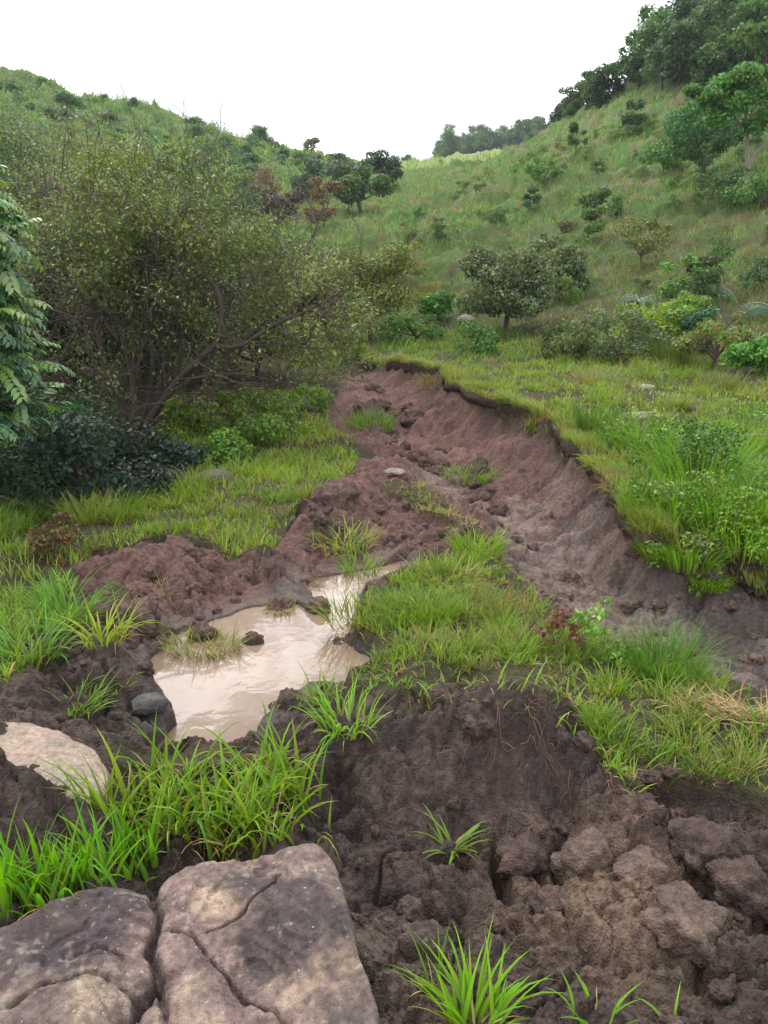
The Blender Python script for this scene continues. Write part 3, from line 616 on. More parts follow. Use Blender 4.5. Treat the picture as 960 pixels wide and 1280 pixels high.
def stone(name, r, seed, col, alpha=.2, sub=4, amp=.25, fr_=1.6, mat=None, flat=.6, box=0):
    import bmesh
    bm = bmesh.new(); bmesh.ops.create_icosphere(bm, subdivisions=sub, radius=1); v = np.array([q.co for q in bm.verts]); f = np.array([[q.index for q in t.verts] for t in bm.faces]); bm.free()
    if box: v = np.sign(v) * np.abs(v) ** (1 - box)
    n = amp * fbm3(v * fr_ + seed, seed, 3) + amp * .25 * fbm3(v * fr_ * 4, seed + 5, 3); v = v * (1 + n)[:, None] * np.array([1, .8, flat])
    c = np.asarray(col) * (1 + .5 * fbm3(v * 3, seed + 9, 3))[:, None]; return mesh_np(name, v * r, f, np.concatenate([c, np.full((len(v), 1), alpha)], 1), True, [mat or M_ROCK])
def put(px, py, dz=0): p = hitg(px, py); return (p[0], p[1], p[2] + dz)
thing('stone', 'rounded wet grey stone stuck in the mud at the left rim of the puddle', 'stone', put(186, 880, .0), .4, me=stone('stone', .075, 4, (.10, .10, .095), .0))
thing('stone', 'small pale flat stone among the clods at the head of the mud mound', 'stone', put(492, 592, .01), .2, me=stone('stone', .11, 5, (.24, .20, .17), .1, flat=.3))
thing('stone', 'grey rock showing through the grass below the rounded grey bush', 'stone', put(582, 404, .05), .2, me=stone('stone', .2, 6, (.22, .19, .185), .1, flat=.6))
thing('stone', 'flat pinkish stone lying in the bright grass of the bench', 'stone', put(808, 520, .0), .2, me=stone('stone', .22, 8, (.26, .20, .185), .1, flat=.2))
thing('stone', 'flat whitish stone lying in the grass below the yellow bush', 'stone', put(803, 484, .0), .1, me=stone('stone', .17, 9, (.30, .26, .23), .1, flat=.2))
thing('stone', 'dark stone lying in long grass between the big shrub and the lawn', 'stone', put(270, 604, .04), .1, me=stone('stone', .2, 10, (.11, .09, .085), .0, flat=.5))

# ------------------------------------------------------------------ loose clods of earth
def clod_mesh(seed):
    import bmesh
    bm = bmesh.new(); bmesh.ops.create_icosphere(bm, subdivisions=4, radius=1); v = np.array([q.co for q in bm.verts]); f = np.array([[q.index for q in t.verts] for t in bm.faces]); bm.free()
    n = .55 * fbm3(v * 1.7 + seed * 3.1, seed, 3); q = v * 3.2 + seed; w = np.abs(fbm3(q, seed + 2, 4)); n = n + .5 * w + .10 * fbm3(v * 9 + seed, seed + 4, 3)
    return v * (1 + n)[:, None] * np.array([1, .85, .7]), f
CL = [clod_mesh(i + 1) for i in range(7)]
CLM = {}
def clod(x, y, s, tone, label='loose dark clod of crumbly earth lying on the turned soil', group='loose clods scattered over the turned soil', sink=.35):
    k = (random.randrange(len(CL)), tone)
    if k not in CLM:
        base = {'dark': (.085, .06, .053), 'red': (.115, .075, .066), 'mud': (.135, .098, .082)}[tone]; v, f = CL[k[0]]
        c = np.asarray(base) * (1 + .35 * fbm3(v * 2.5, 77, 3))[:, None]; CLM[k] = mesh_np('soil_clod', v, f, np.concatenate([c, np.full((len(v), 1), .08)], 1), True, [M_LAND])
    z = float(gz(np.array([x]), np.array([y]))[0]); o = thing('soil_clod', label, 'clod', (x, y, z + s * (.6 - sink * 1.6)), random.random() * 6.3, group, CLM[k], s)
    o.rotation_euler = (random.uniform(-.5, .5), random.uniform(-.5, .5), random.random() * 6.3); return o
def scatter_px(poly, n, seed=0):
    """random land points inside an area surveyed from the picture's corners"""
    w = np.array([hit(a, b)[:2] for a, b in poly]); lo, hi = w.min(0), w.max(0); out = np.zeros((0, 2)); r = np.random.default_rng(seed)
    while len(out) < n:
        q = lo + r.random((n * 3, 2)) * (hi - lo); out = np.vstack([out, q[inpoly(w, q[:, 0], q[:, 1])]])
    return out[:n]
for (poly, n, s0, s1, tone, lab, grp) in [
    ([(400,900),(740,900),(960,1050),(960,1280),(500,1280),(400,1050)], 62, .012, .042, 'dark', 'loose dark clod of crumbly earth lying on the turned soil in front', 'clods on the dark soil in front'),
    ([(110,740),(220,690),(330,710),(340,740),(210,790),(140,820)], 32, .02, .06, 'red', 'reddish clod on the earth mound left of the puddle', 'clods on the mound left of the puddle'),
    ([(350,690),(430,620),(540,640),(600,680),(480,700),(400,715)], 34, .02, .065, 'red', 'reddish clod on the churned mound behind the puddle', 'clods on the mound behind the puddle'),
    ([(90,830),(190,840),(210,900),(140,930),(60,890)], 20, .015, .045, 'dark', 'dark clod in the heap between the puddle and the pale boulder', 'clods between puddle and pale boulder'),
    ([(430,500),(500,560),(640,640),(640,690),(560,620),(440,540)], 22, .03, .10, 'red', 'rough reddish clod fallen on the gully floor', 'clods on the gully floor'),
    ([(455,478),(560,560),(650,625),(690,680),(640,660),(560,610),(490,570),(445,520)], 42, .05, .17, 'red', 'block of earth broken off the scarp and lying at its foot', 'blocks fallen from the scarp'),
    ([(620,660),(700,700),(800,770),(760,800),(680,750),(610,690)], 28, .02, .07, 'mud', 'wet grey-brown mud lump on the track between strip and scarp', 'mud lumps on the wet track'),
    ([(780,770),(960,740),(960,860),(860,840)], 26, .015, .05, 'mud', 'lump of grey mud on the gully slope at the right edge', 'mud lumps on the right gully slope')]:
    for (x, y), s in zip(scatter_px(poly, n, n), np.random.default_rng(n).random(n) ** 2.2): clod(x, y, s0 + (s1 - s0) * s, tone, lab, grp)
for px, py, s, tone, lab in [(700,1035,.06,'dark','pale brown broken clod below the dark earth bank, left of the widest crack'),(800,1098,.10,'mud','largest pale brown clod in the middle of the front soil'),(880,1060,.10,'dark','dark rounded clod under the front grass edge at right'),(735,1075,.09,'mud','smooth pale clod left of the largest clod in the front soil'),(690,1135,.07,'dark','dark clod beside the hollow in the middle of the front soil'),(860,1160,.10,'mud','wide pale clod low at the right side of the front soil'),(930,1105,.09,'dark','dark clod at the right edge of the front soil'),(650,1070,.08,'dark','dark clod hanging right of the deepest hole'),(255,815,.075,'red','mud lump carrying the yellowish grass islet in the puddle'),(350,776,.06,'red','mud lump carrying the brown grass islet in the puddle'),(318,822,.05,'dark','dark lump of mud at the right end of the puddle grass islet'),(430,815,.08,'red','mud lump on the right shore of the puddle'),(395,845,.05,'dark','small dark lump in the shallow right corner of the puddle'),(600,900,.07,'dark','dark clod on the face of the front earth bank'),(545,697,.09,'red','muddy clod at the tip of the upper puddle arm'),(510,712,.06,'mud','low mud lump beside the upper puddle arm'),(470,735,.07,'red','reddish lump between grass strip and puddle arm'),
    (420,628,.20,'red','tall red-brown clod at the top of the churned mound'),(352,762,.08,'red','low muddy clod rising out of the puddle in its far corner'),(398,762,.07,'red','flat mud islet between the two arms of the puddle'),(170,775,.13,'red','smooth red-brown block of earth on the left puddle bank'),(360,880,.07,'dark','dark clod where the puddle meets the front bank')]:
    p = hitg(px, py); o_ = clod(p[0], p[1], s, tone, lab, None, .45); o_.location.z = max(o_.location.z, LEVEL + .005) if 'islet' in lab else o_.location.z

# ------------------------------------------------------------------ individual grass clumps
GREEN, LIME, OLIVE, STRAW, FINE = (.135, .24, .038), (.20, .30, .05), (.15, .165, .055), (.36, .27, .15), (.09, .19, .04)
def tuft_mesh(n, rad, hmin, hmax, wmin, wmax, col, dry=.12, lean0=.15, lean1=1.1, fold=True, segs=5, ex=1.0, bias=None, drycol=STRAW):
    bag = Bag(); a = rng.random(n) * 6.283; r = rad * np.sqrt(rng.random(n)); pos = np.stack([r * np.cos(a) * ex, r * np.sin(a), np.full(n, -.015)], 1)
    ang = a + rng.normal(size=n) * .7
    if bias is not None: m = rng.random(n) < .5; ang[m] = bias + rng.normal(size=m.sum()) * .6
    h = hmin + (hmax - hmin) * rng.random(n) ** .8; w = wmin + (wmax - wmin) * rng.random(n)
    c = vary(col, n, .25, .3); isd = rng.random(n) < dry; c[isd] = vary(drycol, isd.sum(), .1, .35); h[isd] *= .6; w[isd] *= .6
    t0 = lean0 + rng.random(n) * .5 + isd * .3; t1 = t0 + (lean1 * (.4 + rng.random(n) * .9)) + isd * .5
    blades(bag, pos, h, w, ang, t0, t1, c, segs, fold, tipcol=c * A(1.1, 1.05, .8)); return bag.mesh('grass_clump', [M_BLADE], True)
def clump(px, py, label, cat='grass clump', group=None, rz=0, dz=0, **k):
    p = hitg(px, py); return thing('grass_clump', label, cat, (p[0], p[1], p[2] + dz), rz, group, tuft_mesh(**k))
# the long front clump: several crowns of one plant on a soil block
bag = Bag(); pc = hitg(255, 1030)
def crown_blades(bag, pts, n, h, w, col, dry=.28, l0=.15, l1=1.2, jit=.04, segs=5):
    for (px, py) in pts:
        p = hitg(px, py); pos = p[None] + np.concatenate([rng.normal(size=(n, 2)) * jit, np.full((n, 1), -.01)], 1); pos[:, 2] = gz(pos[:, 0], pos[:, 1]) - .008
        ang = rng.random(n) * 6.283; hh = h * (.45 + .75 * rng.random(n)); ww = w * (.35 + .9 * rng.random(n)); c = vary(col, n, .25, .3); isd = rng.random(n) < dry; c[isd] = vary(STRAW, isd.sum(), .1, .4); hh[isd] *= .7; ww[isd] *= .5
        t0 = l0 + rng.random(n) * .45 + isd * .4; t1 = t0 + l1 * (.3 + rng.random(n)) + isd * .5; blades(bag, pos, hh, ww, ang, t0, t1, c, segs, True, tipcol=c * A(1.12, 1.05, .8))
crown_blades(bag, [(150,1030),(180,1005),(205,1040),(230,1000),(250,1040),(275,1000),(300,1035),(325,1005),(345,1035),(370,1000),(290,1050),(215,1020),(335,985)], 46, .25, .016, (.15,.26,.045), .36, .1, 1.3, .04)
V_ = bag.mesh('grass_clump', [M_BLADE]); thing('grass_clump', 'wide bright green clump of long grass behind the front boulder', 'grass clump', (0, 0, 0), me=V_)
bag = Bag(); crown_blades(bag, [(10,1110),(35,1120),(60,1105),(95,1112),(120,1095),(150,1092),(180,1088),(20,1135),(70,1130)], 24, .22, .016, (.13,.26,.045), .05, .05, .6, .03)
thing('grass_clump', 'upright deep green grass blades along the left side of the front boulder', 'grass clump', (0, 0, 0), me=bag.mesh('grass_clump', [M_BLADE]))
clump(565, 1062, 'lone flat star-shaped grass tuft growing on the dark soil in front', n=30, rad=.02, hmin=.09, hmax=.21, wmin=.008, wmax=.014, col=(.13,.24,.06), dry=.25, lean0=.5, lean1=1.2)
clump(595, 1290, 'large bright grass tuft on the soil at the bottom edge of the picture', n=75, rad=.055, hmin=.10, hmax=.24, wmin=.008, wmax=.014, col=(.15,.30,.04), dry=.18, lean0=.2, lean1=1.1)
clump(540, 1235, 'thin grass sprig with curled dry blades above the bottom grass tuft', n=14, rad=.02, hmin=.08, hmax=.17, wmin=.005, wmax=.01, col=(.12,.25,.05), dry=.4, lean0=.1, lean1=.9)
clump(745, 1275, 'small upright grass sprig at the bottom edge, right of the large tuft', n=16, rad=.05, hmin=.06, hmax=.14, wmin=.007, wmax=.012, col=(.14,.28,.05), dry=.05, lean0=.1, lean1=.6)
clump(850, 1285, 'single grass blades at the bottom edge far right', n=4, rad=.03, hmin=.08, hmax=.13, wmin=.007, wmax=.011, col=(.14,.28,.05), dry=0, lean0=.1, lean1=.6)
clump(255, 832, 'yellowish grass islet standing in the middle of the muddy puddle', n=270, rad=.13, hmin=.06, hmax=.17, wmin=.004, wmax=.009, col=(.20,.23,.06), dry=.45, lean0=.3, lean1=1.3, ex=1.5, dz=.10)
clump(352, 780, 'small brown grass islet in the far part of the puddle', n=140, rad=.08, hmin=.05, hmax=.12, wmin=.004, wmax=.007, col=(.17,.17,.07), dry=.6, lean0=.4, lean1=1.3, dz=.10)
clump(200, 790, 'few grass blades leaning on the left puddle shore', n=14, rad=.03, hmin=.06, hmax=.13, wmin=.005, wmax=.009, col=GREEN, dry=.3, lean0=.1, lean1=.8)
for px, py, lab, k in [
    (85, 778, 'long arching grass clump on top of the left bank beside the mound', dict(n=120, rad=.12, hmin=.15, hmax=.38, wmin=.008, wmax=.015, col=(.12,.25,.05), dry=.1, lean0=.2, lean1=1.3)),
    (130, 800, 'yellow-green grass blades hanging over the left mud heap', dict(n=60, rad=.09, hmin=.12, hmax=.3, wmin=.007, wmax=.013, col=LIME, dry=.25, lean0=.3, lean1=1.4)),
    (40, 820, 'blue-green grass clump at the left edge above the pale boulder', dict(n=90, rad=.12, hmin=.12, hmax=.3, wmin=.008, wmax=.014, col=(.10,.22,.06), dry=.1, lean0=.3, lean1=1.2)),
    (95, 885, 'grass clump growing right behind the pale boulder', dict(n=80, rad=.09, hmin=.08, hmax=.2, wmin=.007, wmax=.013, col=(.13,.25,.06), dry=.15, lean0=.4, lean1=1.2)),
    (145, 862, 'thin grass sprigs between the dark clods left of the puddle', dict(n=24, rad=.05, hmin=.06, hmax=.16, wmin=.006, wmax=.01, col=GREEN, dry=.2, lean0=.3, lean1=1.1)),
    (205, 738, 'sparse grass wisps lying on the red-brown mound', dict(n=34, rad=.09, hmin=.06, hmax=.18, wmin=.004, wmax=.008, col=OLIVE, dry=.4, lean0=.6, lean1=1.1)),
    (432, 905, 'grass clump on the dark bank at the near shore of the puddle', dict(n=85, rad=.10, hmin=.08, hmax=.2, wmin=.007, wmax=.013, col=(.15,.28,.06), dry=.15, lean0=.2, lean1=1.1)),
    (400, 872, 'few blades sprouting at the puddle corner of the dark bank', dict(n=28, rad=.06, hmin=.08, hmax=.18, wmin=.005, wmax=.01, col=GREEN, dry=.15, lean0=.1, lean1=.9)),
    (430, 680, 'pale yellow grass tuft on the churned mound behind the puddle', dict(n=220, rad=.22, hmin=.08, hmax=.24, wmin=.006, wmax=.012, col=(.22,.26,.08), dry=.4, lean0=.2, lean1=1.3)),
    (378, 720, 'brown straw roots hanging down the mound into the puddle', dict(n=150, rad=.10, hmin=.1, hmax=.24, wmin=.003, wmax=.006, col=(.16,.10,.06), dry=.3, lean0=1.2, lean1=1.5, drycol=(.2,.12,.07))),
    (598, 690, 'upright bright grass clump at the end of the upper puddle arm', dict(n=240, rad=.17, hmin=.08, hmax=.24, wmin=.006, wmax=.011, col=(.15,.27,.05), dry=.2, lean0=.1, lean1=1.0)),
    (560, 725, 'olive grass clump beside the wet track', dict(n=200, rad=.2, hmin=.1, hmax=.25, wmin=.005, wmax=.01, col=(.17,.22,.06), dry=.35, lean0=.3, lean1=1.2)),
    (450, 722, 'bright tuft on the small bank between the two puddle arms', dict(n=110, rad=.13, hmin=.08, hmax=.2, wmin=.006, wmax=.011, col=(.17,.28,.06), dry=.25, lean0=.2, lean1=1.2)),
    (445, 775, 'grass clump with brown roots on the right shore of the puddle', dict(n=190, rad=.16, hmin=.1, hmax=.26, wmin=.006, wmax=.011, col=(.17,.23,.06), dry=.45, lean0=.3, lean1=1.3)),
    (525, 770, 'dense rounded feathery green clump in the grass strip', dict(n=900, rad=.2, hmin=.08, hmax=.22, wmin=.003, wmax=.006, col=(.14,.24,.05), dry=.12, lean0=.2, lean1=1.2, fold=False, segs=3)),
    (590, 765, 'second feathery clump, brownish at its base, in the grass strip', dict(n=700, rad=.18, hmin=.08, hmax=.2, wmin=.003, wmax=.006, col=(.15,.2,.06), dry=.35, lean0=.2, lean1=1.2, fold=False, segs=3)),
    (832, 850, 'fine-bladed dark green sedge clump beside the grey mud slope', dict(n=650, rad=.15, hmin=.16, hmax=.36, wmin=.003, wmax=.006, col=(.09,.19,.04), dry=.08, lean0=.1, lean1=1.1, fold=False, segs=5)),
    (630, 765, 'dry brown weed tuft at the border of strip and gully floor', dict(n=220, rad=.14, hmin=.1, hmax=.26, wmin=.003, wmax=.006, col=(.2,.14,.08), dry=.5, lean0=.1, lean1=.9, fold=False)),
    (592, 600, 'small bright grass patch on the gully floor below the scarp', dict(n=260, rad=.25, hmin=.1, hmax=.25, wmin=.008, wmax=.013, col=(.15,.27,.05), dry=.1, lean0=.2, lean1=1.1, ex=1.4)),
    (464, 535, 'grass patch at the head of the gully floor', dict(n=260, rad=.35, hmin=.15, hmax=.35, wmin=.01, wmax=.018, col=(.10,.20,.05), dry=.15, lean0=.1, lean1=.9)),
    (495, 350, 'tall blue-green agave-like tuft on the lower hill slope', dict(n=50, rad=.15, hmin=.8, hmax=1.7, wmin=.05, wmax=.10, col=(.08,.15,.07), dry=.05, lean0=.0, lean1=.4)),
    (758, 585, 'yellow-green grass tuft hanging over the scarp lip', dict(n=230, rad=.15, hmin=.12, hmax=.3, wmin=.006, wmax=.011, col=(.24,.30,.05), dry=.2, lean0=.4, lean1=1.5, bias=3.4)),
    (775, 610, 'dry straw tuft hanging below the scarp lip', dict(n=200, rad=.1, hmin=.1, hmax=.25, wmin=.004, wmax=.008, col=(.25,.18,.08), dry=.5, lean0=.8, lean1=1.5, bias=3.6)),
    (840, 455, 'brownish rounded grass hummock under the yellow bush', dict(n=500, rad=.3, hmin=.3, hmax=.6, wmin=.008, wmax=.014, col=(.14,.19,.06), dry=.3, lean0=.1, lean1=1.0, fold=False, segs=3)),
    (540, 478+0, 'pale straw tuft on the lip at the head of the scarp', dict(n=150, rad=.3, hmin=.1, hmax=.25, wmin=.008, wmax=.014, col=OLIVE, dry=.3, lean0=.3, lean1=1.2)),
    (530, 366+8, 'low pale clump at the foot of the hill left of the grey bush', dict(n=300, rad=.4, hmin=.2, hmax=.45, wmin=.01, wmax=.02, col=OLIVE, dry=.3, lean0=.2, lean1=1.1, fold=False)),
    (538, 720, 'trampled dry tuft in the wet track', dict(n=100, rad=.1, hmin=.05, hmax=.15, wmin=.005, wmax=.009, col=(.2,.18,.1), dry=.6, lean0=.4, lean1=1.2)),
    (535, 364, 'straw coloured tussock on the lower right hill slope', dict(n=200, rad=.3, hmin=.25, hmax=.5, wmin=.01, wmax=.02, col=(.24,.2,.1), dry=.5, lean0=.2, lean1=1.1, fold=False)),
    (535, 485, 'grey dead twig tuft on the bench edge', dict(n=60, rad=.2, hmin=.1, hmax=.25, wmin=.006, wmax=.01, col=(.2,.18,.14), dry=.5, lean0=.2, lean1=1.0)),
    (537, 480, 'dull olive tuft beside the grey twigs at the scarp head', dict(n=80, rad=.2, hmin=.1, hmax=.2, wmin=.008, wmax=.012, col=OLIVE, dry=.3, lean0=.2, lean1=1.0)),
    (745, 478, 'grey-brown dry weed hummock on the bench', dict(n=420, rad=.3, hmin=.15, hmax=.38, wmin=.005, wmax=.010, col=(.2,.19,.12), dry=.5, lean0=.2, lean1=1.1, fold=False, segs=3)),
    (905, 488, 'grey-green rounded weed hummock on the bench at right', dict(n=420, rad=.3, hmin=.2, hmax=.45, wmin=.005, wmax=.011, col=(.14,.16,.08), dry=.4, lean0=.2, lean1=1.1, fold=False, segs=3)),
    (745, 540, 'dark green tall tuft at the scarp edge', dict(n=320, rad=.18, hmin=.2, hmax=.48, wmin=.006, wmax=.012, col=(.08,.16,.035), dry=.1, lean0=.1, lean1=.9)),
]: clump(px, py, lab, **k)
TM = [tuft_mesh(70, .09, .10, .26, .006, .011, c, .2, .1, 1.1, True, 4) for c in ((.135,.235,.045), (.18,.27,.06), (.15,.2,.06), (.11,.21,.045), (.2,.22,.08))]
def tufts(poly, n, seed, s0, s1, lab, grp):
    r = np.random.default_rng(seed)
    for q in scatter_px(poly, n, seed):
        z_, so_, _m, _r, wa_, *_q = ground(q[:1], q[1:])
        if wa_[0] > .3 or so_[0] > .7: continue
        thing('grass_clump', lab, 'grass clump', (q[0], q[1], float(z_[0]) - .01), r.random() * 6.28, grp, TM[int(r.integers(len(TM)))], s0 + (s1 - s0) * r.random())
tufts([(440,790),(450,750),(520,720),(620,700),(700,790),(850,860),(960,900),(960,1000),(860,980),(760,950),(730,890),(640,845),(480,850)], 100, 51, .4, .85, 'mixed green grass tuft of the strip between puddle and gully', 'tufts of the grass strip')
tufts([(-40,640),(300,520),(430,560),(400,610),(330,690),(170,680),(60,760),(-40,780)], 80, 52, .5, 1.05, 'grass tuft standing out of the lawn left of the mounds', 'tufts of the left lawn')
tufts([(560,470),(760,440),(1000,440),(1000,680),(860,690),(750,580),(650,515)], 110, 53, .6, 1.3, 'grass tuft standing out of the bench right of the scarp', 'tufts of the bench')
tufts([(-40,655),(100,650),(250,612),(330,585),(330,600),(240,632),(100,672),(-40,690)], 45, 54, .8, 1.6, 'long shaded grass tuft at the foot of the dark shrubs', 'tufts along the dark shrubs')
# dead straw clump at the right edge
bag = Bag(); n = 260; p = hitg(912, 895); a = rng.random(n) * 6.283; r = .15 * np.sqrt(rng.random(n)); pos = np.stack([p[0] + r * np.cos(a) * 1.5, p[1] + r * np.sin(a) * .6, np.zeros(n)], 1); pos[:, 2] = gz(pos[:, 0], pos[:, 1])
blades(bag, pos, .06 + .16 * rng.random(n), .004 + .005 * rng.random(n), rng.random(n) * 6.283, .5 + rng.random(n) * .8, 1.3 + rng.random(n) * .7, vary((.32,.24,.15), n, .1, .45), 4, False)
thing('straw_clump', 'flattened clump of dead pale straw at the right edge above the front soil', 'straw clump', (0, 0, 0), me=bag.mesh('straw_clump', [M_DRY]))

bag = Bag(); crown_blades(bag, [(355,880),(395,868),(420,872),(530,878),(560,864),(585,860),(620,856),(655,860),(690,868),(715,884),(735,900),(752,925),(768,950),(780,975)], 16, .12, .010, (.17,.26,.055), .45, .3, 1.3, .05)
link('crest_grass', bag.mesh('crest_grass', [M_BLADE]), kind='stuff')
# rootlets and straw bits hanging from and lying on the dark soil
bag = Bag()
def rootlet(px, py, ln, r, hang=True):
    p = hitg(px, py); a = random.random() * 6.28; d = np.array([math.cos(a), -abs(math.sin(a)) if hang else math.sin(a), 0]); pts = []; q = p.copy()
    for i in range(11):
        pts.append((q[0], q[1], float(gz(np.array([q[0]]), np.array([q[1]]))[0]) + .004 + .012 * random.random())); d = unit(d + rng.normal(size=3) * .25); d[2] = 0; q = q + d * ln / 10
    tube(bag, pts, np.linspace(r, r * .35, 11), vary((.27, .19, .14), 1, .1, .4)[0], 4)
for q in scatter_px([(560,880),(740,890),(780,990),(930,1000),(960,1100),(930,1180),(640,1180),(560,1000)], 110, 5):
    z_ = float(gz(q[:1], q[1:])[0]); d_ = np.array([q[0], q[1], z_ - CAMZ]); dd = d_[1] * CP - d_[2] * SP; rootlet(480 + FPX * d_[0] / dd, 640 - FPX * (d_[1] * SP + d_[2] * CP) / dd, random.uniform(.04, .16), random.uniform(.0004, .0011))
for px, py, ln, r in ((655,890,.12,.0035),(700,880,.11,.003),(760,970,.1,.003),(620,1150,.16,.002),(880,1040,.16,.002),(830,1010,.15,.002),(560,1195,.14,.0015),(650,935,.12,.002),(720,1120,.1,.002)): rootlet(px, py, ln, r * .6)
link('rootlets', bag.mesh('rootlets', [M_DRY]), kind='stuff')

# ------------------------------------------------------------------ trees and shrubs
def blob_leaves(bag, c, rad, n, size, col, aspect=.55, hv=.2, vv=.3, shell=.55, alt=None, altp=.15, flatten=1.0):
    """leaves spread through a lobe's outer volume, facing mostly outward"""
    c = np.asarray(c, float); d = rdir(n); r = shell + (1 - shell) * rng.random(n) ** .6; rad = np.asarray(rad, float) * np.ones(3)
    nb = 1 + .45 * fbm3(d * 2.2 + c * 3.1, 5, 3); p = c + d * rad * (r * nb)[:, None]
    nr = unit(d * .8 + rdir(n) * .8 + np.array([[0, 0, .4]])); dr = unit(np.cross(nr, rdir(n)) + np.array([[0, 0, -.25]]))
    cc = vary(col, n, hv, vv) * (.7 + .6 * vn3(p / (rad.max() * .5) + 4, 3)[:, None])
    if alt is not None: m = rng.random(n) < altp; cc[m] = vary(alt, m.sum(), .2, .3)
    s = size * (.55 + .9 * rng.random(n)); leaves(bag, p, dr, nr, s, s * aspect, cc, True)
def crown_mesh(seed, lobes, W, Hh, base, n, size, col, alt=None, altp=.15, flat=.7, name='crown', mat=None, sparse=0):
    """uneven crown: many lobes of different size round a middle; W = half width, Hh = height, base = height of its lower edge"""
    rs = np.random.RandomState(seed); bag = Bag(); per = max(8, n // lobes); L_ = []
    for i in range(lobes):
        a = rs.rand() * 6.283; r = W * .86 * math.sqrt(rs.rand()); h = base + (Hh - base) * (.18 + .74 * rs.rand()); f = 1 - .55 * abs((h - base) / (Hh - base) - .42)
        q = np.array([r * math.cos(a) * f, r * math.sin(a) * f, h]); R_ = W * (.15 + .27 * rs.rand()); L_.append((q, R_))
        blob_leaves(bag, q, (R_, R_, R_ * flat), int(per * (R_ / (W * .29)) ** 2), size, np.array(col) * (.8 + .4 * rs.rand()), alt=alt, altp=altp, shell=.5 if not sparse else .1)
    return bag.mesh(name, [mat or M_LEAF]), L_
def stem_mesh(L_, r, col, n=8, name='trunk', h0=-.15, mat=None, fork=.35):
    bag = Bag(); top = max(q[0][2] for q in L_); k = np.array([random.uniform(-.1, .1) * top, random.uniform(-.1, .1) * top, top * fork])
    tube(bag, spline([(0, 0, h0), k * .5, k], 4), np.linspace(r * 1.15, r * .8, 9), col, 7)
    for q, R_ in L_[:n]:
        m = (k + q) / 2 + rng.normal(size=3) * .08 * top; s = k * random.uniform(.6, 1.0); tube(bag, spline([s, m, q], 4), np.linspace(r * .6, r * .18, 9), col, 5)
    return bag.mesh(name, [mat or M_BARK])
PROTO = {}
def plant(key, px, py, W, Hh, label, cat, name, col=(.07,.12,.035), lobes=10, n=1500, size=.08, base=.1, group=None, alt=None, altp=.15, trunk=.03, seed=None, sc=1.0, xy=None, barkc=(.1,.08,.065), fork=.35, sparse=0, stretch=1.0, mat=None, stems=8, parts=True, sink=.05):
    """one bush or tree: a thing with trunk and crown; the same key shares meshes"""
    if xy is None: p = hitg(px, py); x, y = p[0], p[1]
    else: x, y = xy
    z = float(gz(np.array([x]), np.array([y]))[0]) - sink
    if key is None or key not in PROTO:
        cm, L_ = crown_mesh(seed or random.randrange(9999), lobes, W, Hh, base, n, size, col, alt, altp, sparse=sparse, mat=mat); tm = stem_mesh(L_, trunk, barkc, stems, fork=fork)
        if key is not None: PROTO[key] = (cm, tm)
    else: cm, tm = PROTO[key]
    t = thing(name, label, cat, (x, y, z), random.random() * 6.283, group); t.scale = (sc, sc, sc * stretch)
    link('crown', cm, t); link('trunk', tm, t); return t

# --- the wide many-stemmed shrub tree on the left
TX = P(172, 548, 10.9); tb = thing('tree', 'wide many-stemmed tree with small olive leaves and dark bent limbs left of the gully', 'tree', tuple(TX))
def rel(q): return P(*q) - TX
bk = Bag(); ends = []
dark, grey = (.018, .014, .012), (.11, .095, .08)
limbs = [([(168,552,10.9),(215,485,10.6),(252,447,10.2),(272,425,10.1),(277,380,10.1),(262,350,10.2),(225,325,10.4),(190,300,10.5)], .055, dark),
    ([(268,432,10.1),(300,432,10.0),(345,405,9.9),(385,388,9.8),(430,362,9.8)], .032, grey), ([(345,405,9.9),(375,428,9.8),(385,430,9.7)], .012, grey),
    ([(245,452,10.2),(290,476,9.9),(330,483,9.8),(355,478,9.7)], .016, grey), ([(275,425,10.1),(330,432,9.9),(385,428,9.7)], .012, grey),
    ([(166,552,10.9),(150,500,10.7),(128,440,10.4),(118,410,10.3),(95,398,10.2),(60,385,10.2)], .042, dark), ([(118,412,10.3),(124,395,10.3),(122,380,10.3)], .025, dark),
    ([(160,550,10.9),(140,500,11),(105,430,11.1),(88,405,11.2),(60,330,11.4)], .03, dark), ([(178,552,10.8),(150,520,10.4),(118,498,10.2),(98,495,10.0)], .02, dark),
    ([(172,550,10.9),(185,500,11),(190,440,10.8),(170,360,10.7),(150,290,10.6),(160,235,10.7)], .035, grey), ([(180,550,10.8),(200,520,10.5),(250,490,10.2),(262,440,10.1)], .03, dark)]
for i in range(17):
    bx = random.uniform(135, 250); tx = bx + random.uniform(-120, 175) * (1 if bx > 170 else .8); ty = random.uniform(205, 330) + max(0, tx - 300) * .5; y0 = random.uniform(10.6, 11.6); y1 = random.uniform(9.9, 12.6)
    limbs.append(([(bx, 555, y0), ((bx * 2 + tx) / 3 + random.uniform(-12, 12), 470, y0), ((bx + 2 * tx) / 3 + random.uniform(-15, 15), (470 + ty) / 2, (y0 + y1) / 2), (tx, ty, y1)], random.uniform(.014, .03), random.choice([grey, grey, (.08,.065,.055)])))
for pts, r, c in limbs:
    sp = spline([rel(q) for q in pts], 6); n = len(sp); tube(bk, sp, np.linspace(r, max(.006, r * .35), n), c, 7)
    for k in range(13 if r > .013 else 5):
        t = random.uniform(.42, 1) ** .8; i = min(n - 2, int(t * n)); d = unit(sp[i + 1] - sp[i] + rng.normal(size=3) * .9 + np.array([0, 0, .25]))
        grow(bk, sp[i], d, random.uniform(.55, 1.0), .008, 1, ends, (.09, .075, .06), .5, .1, (3, 4), .7, 4, 1.0, .003)
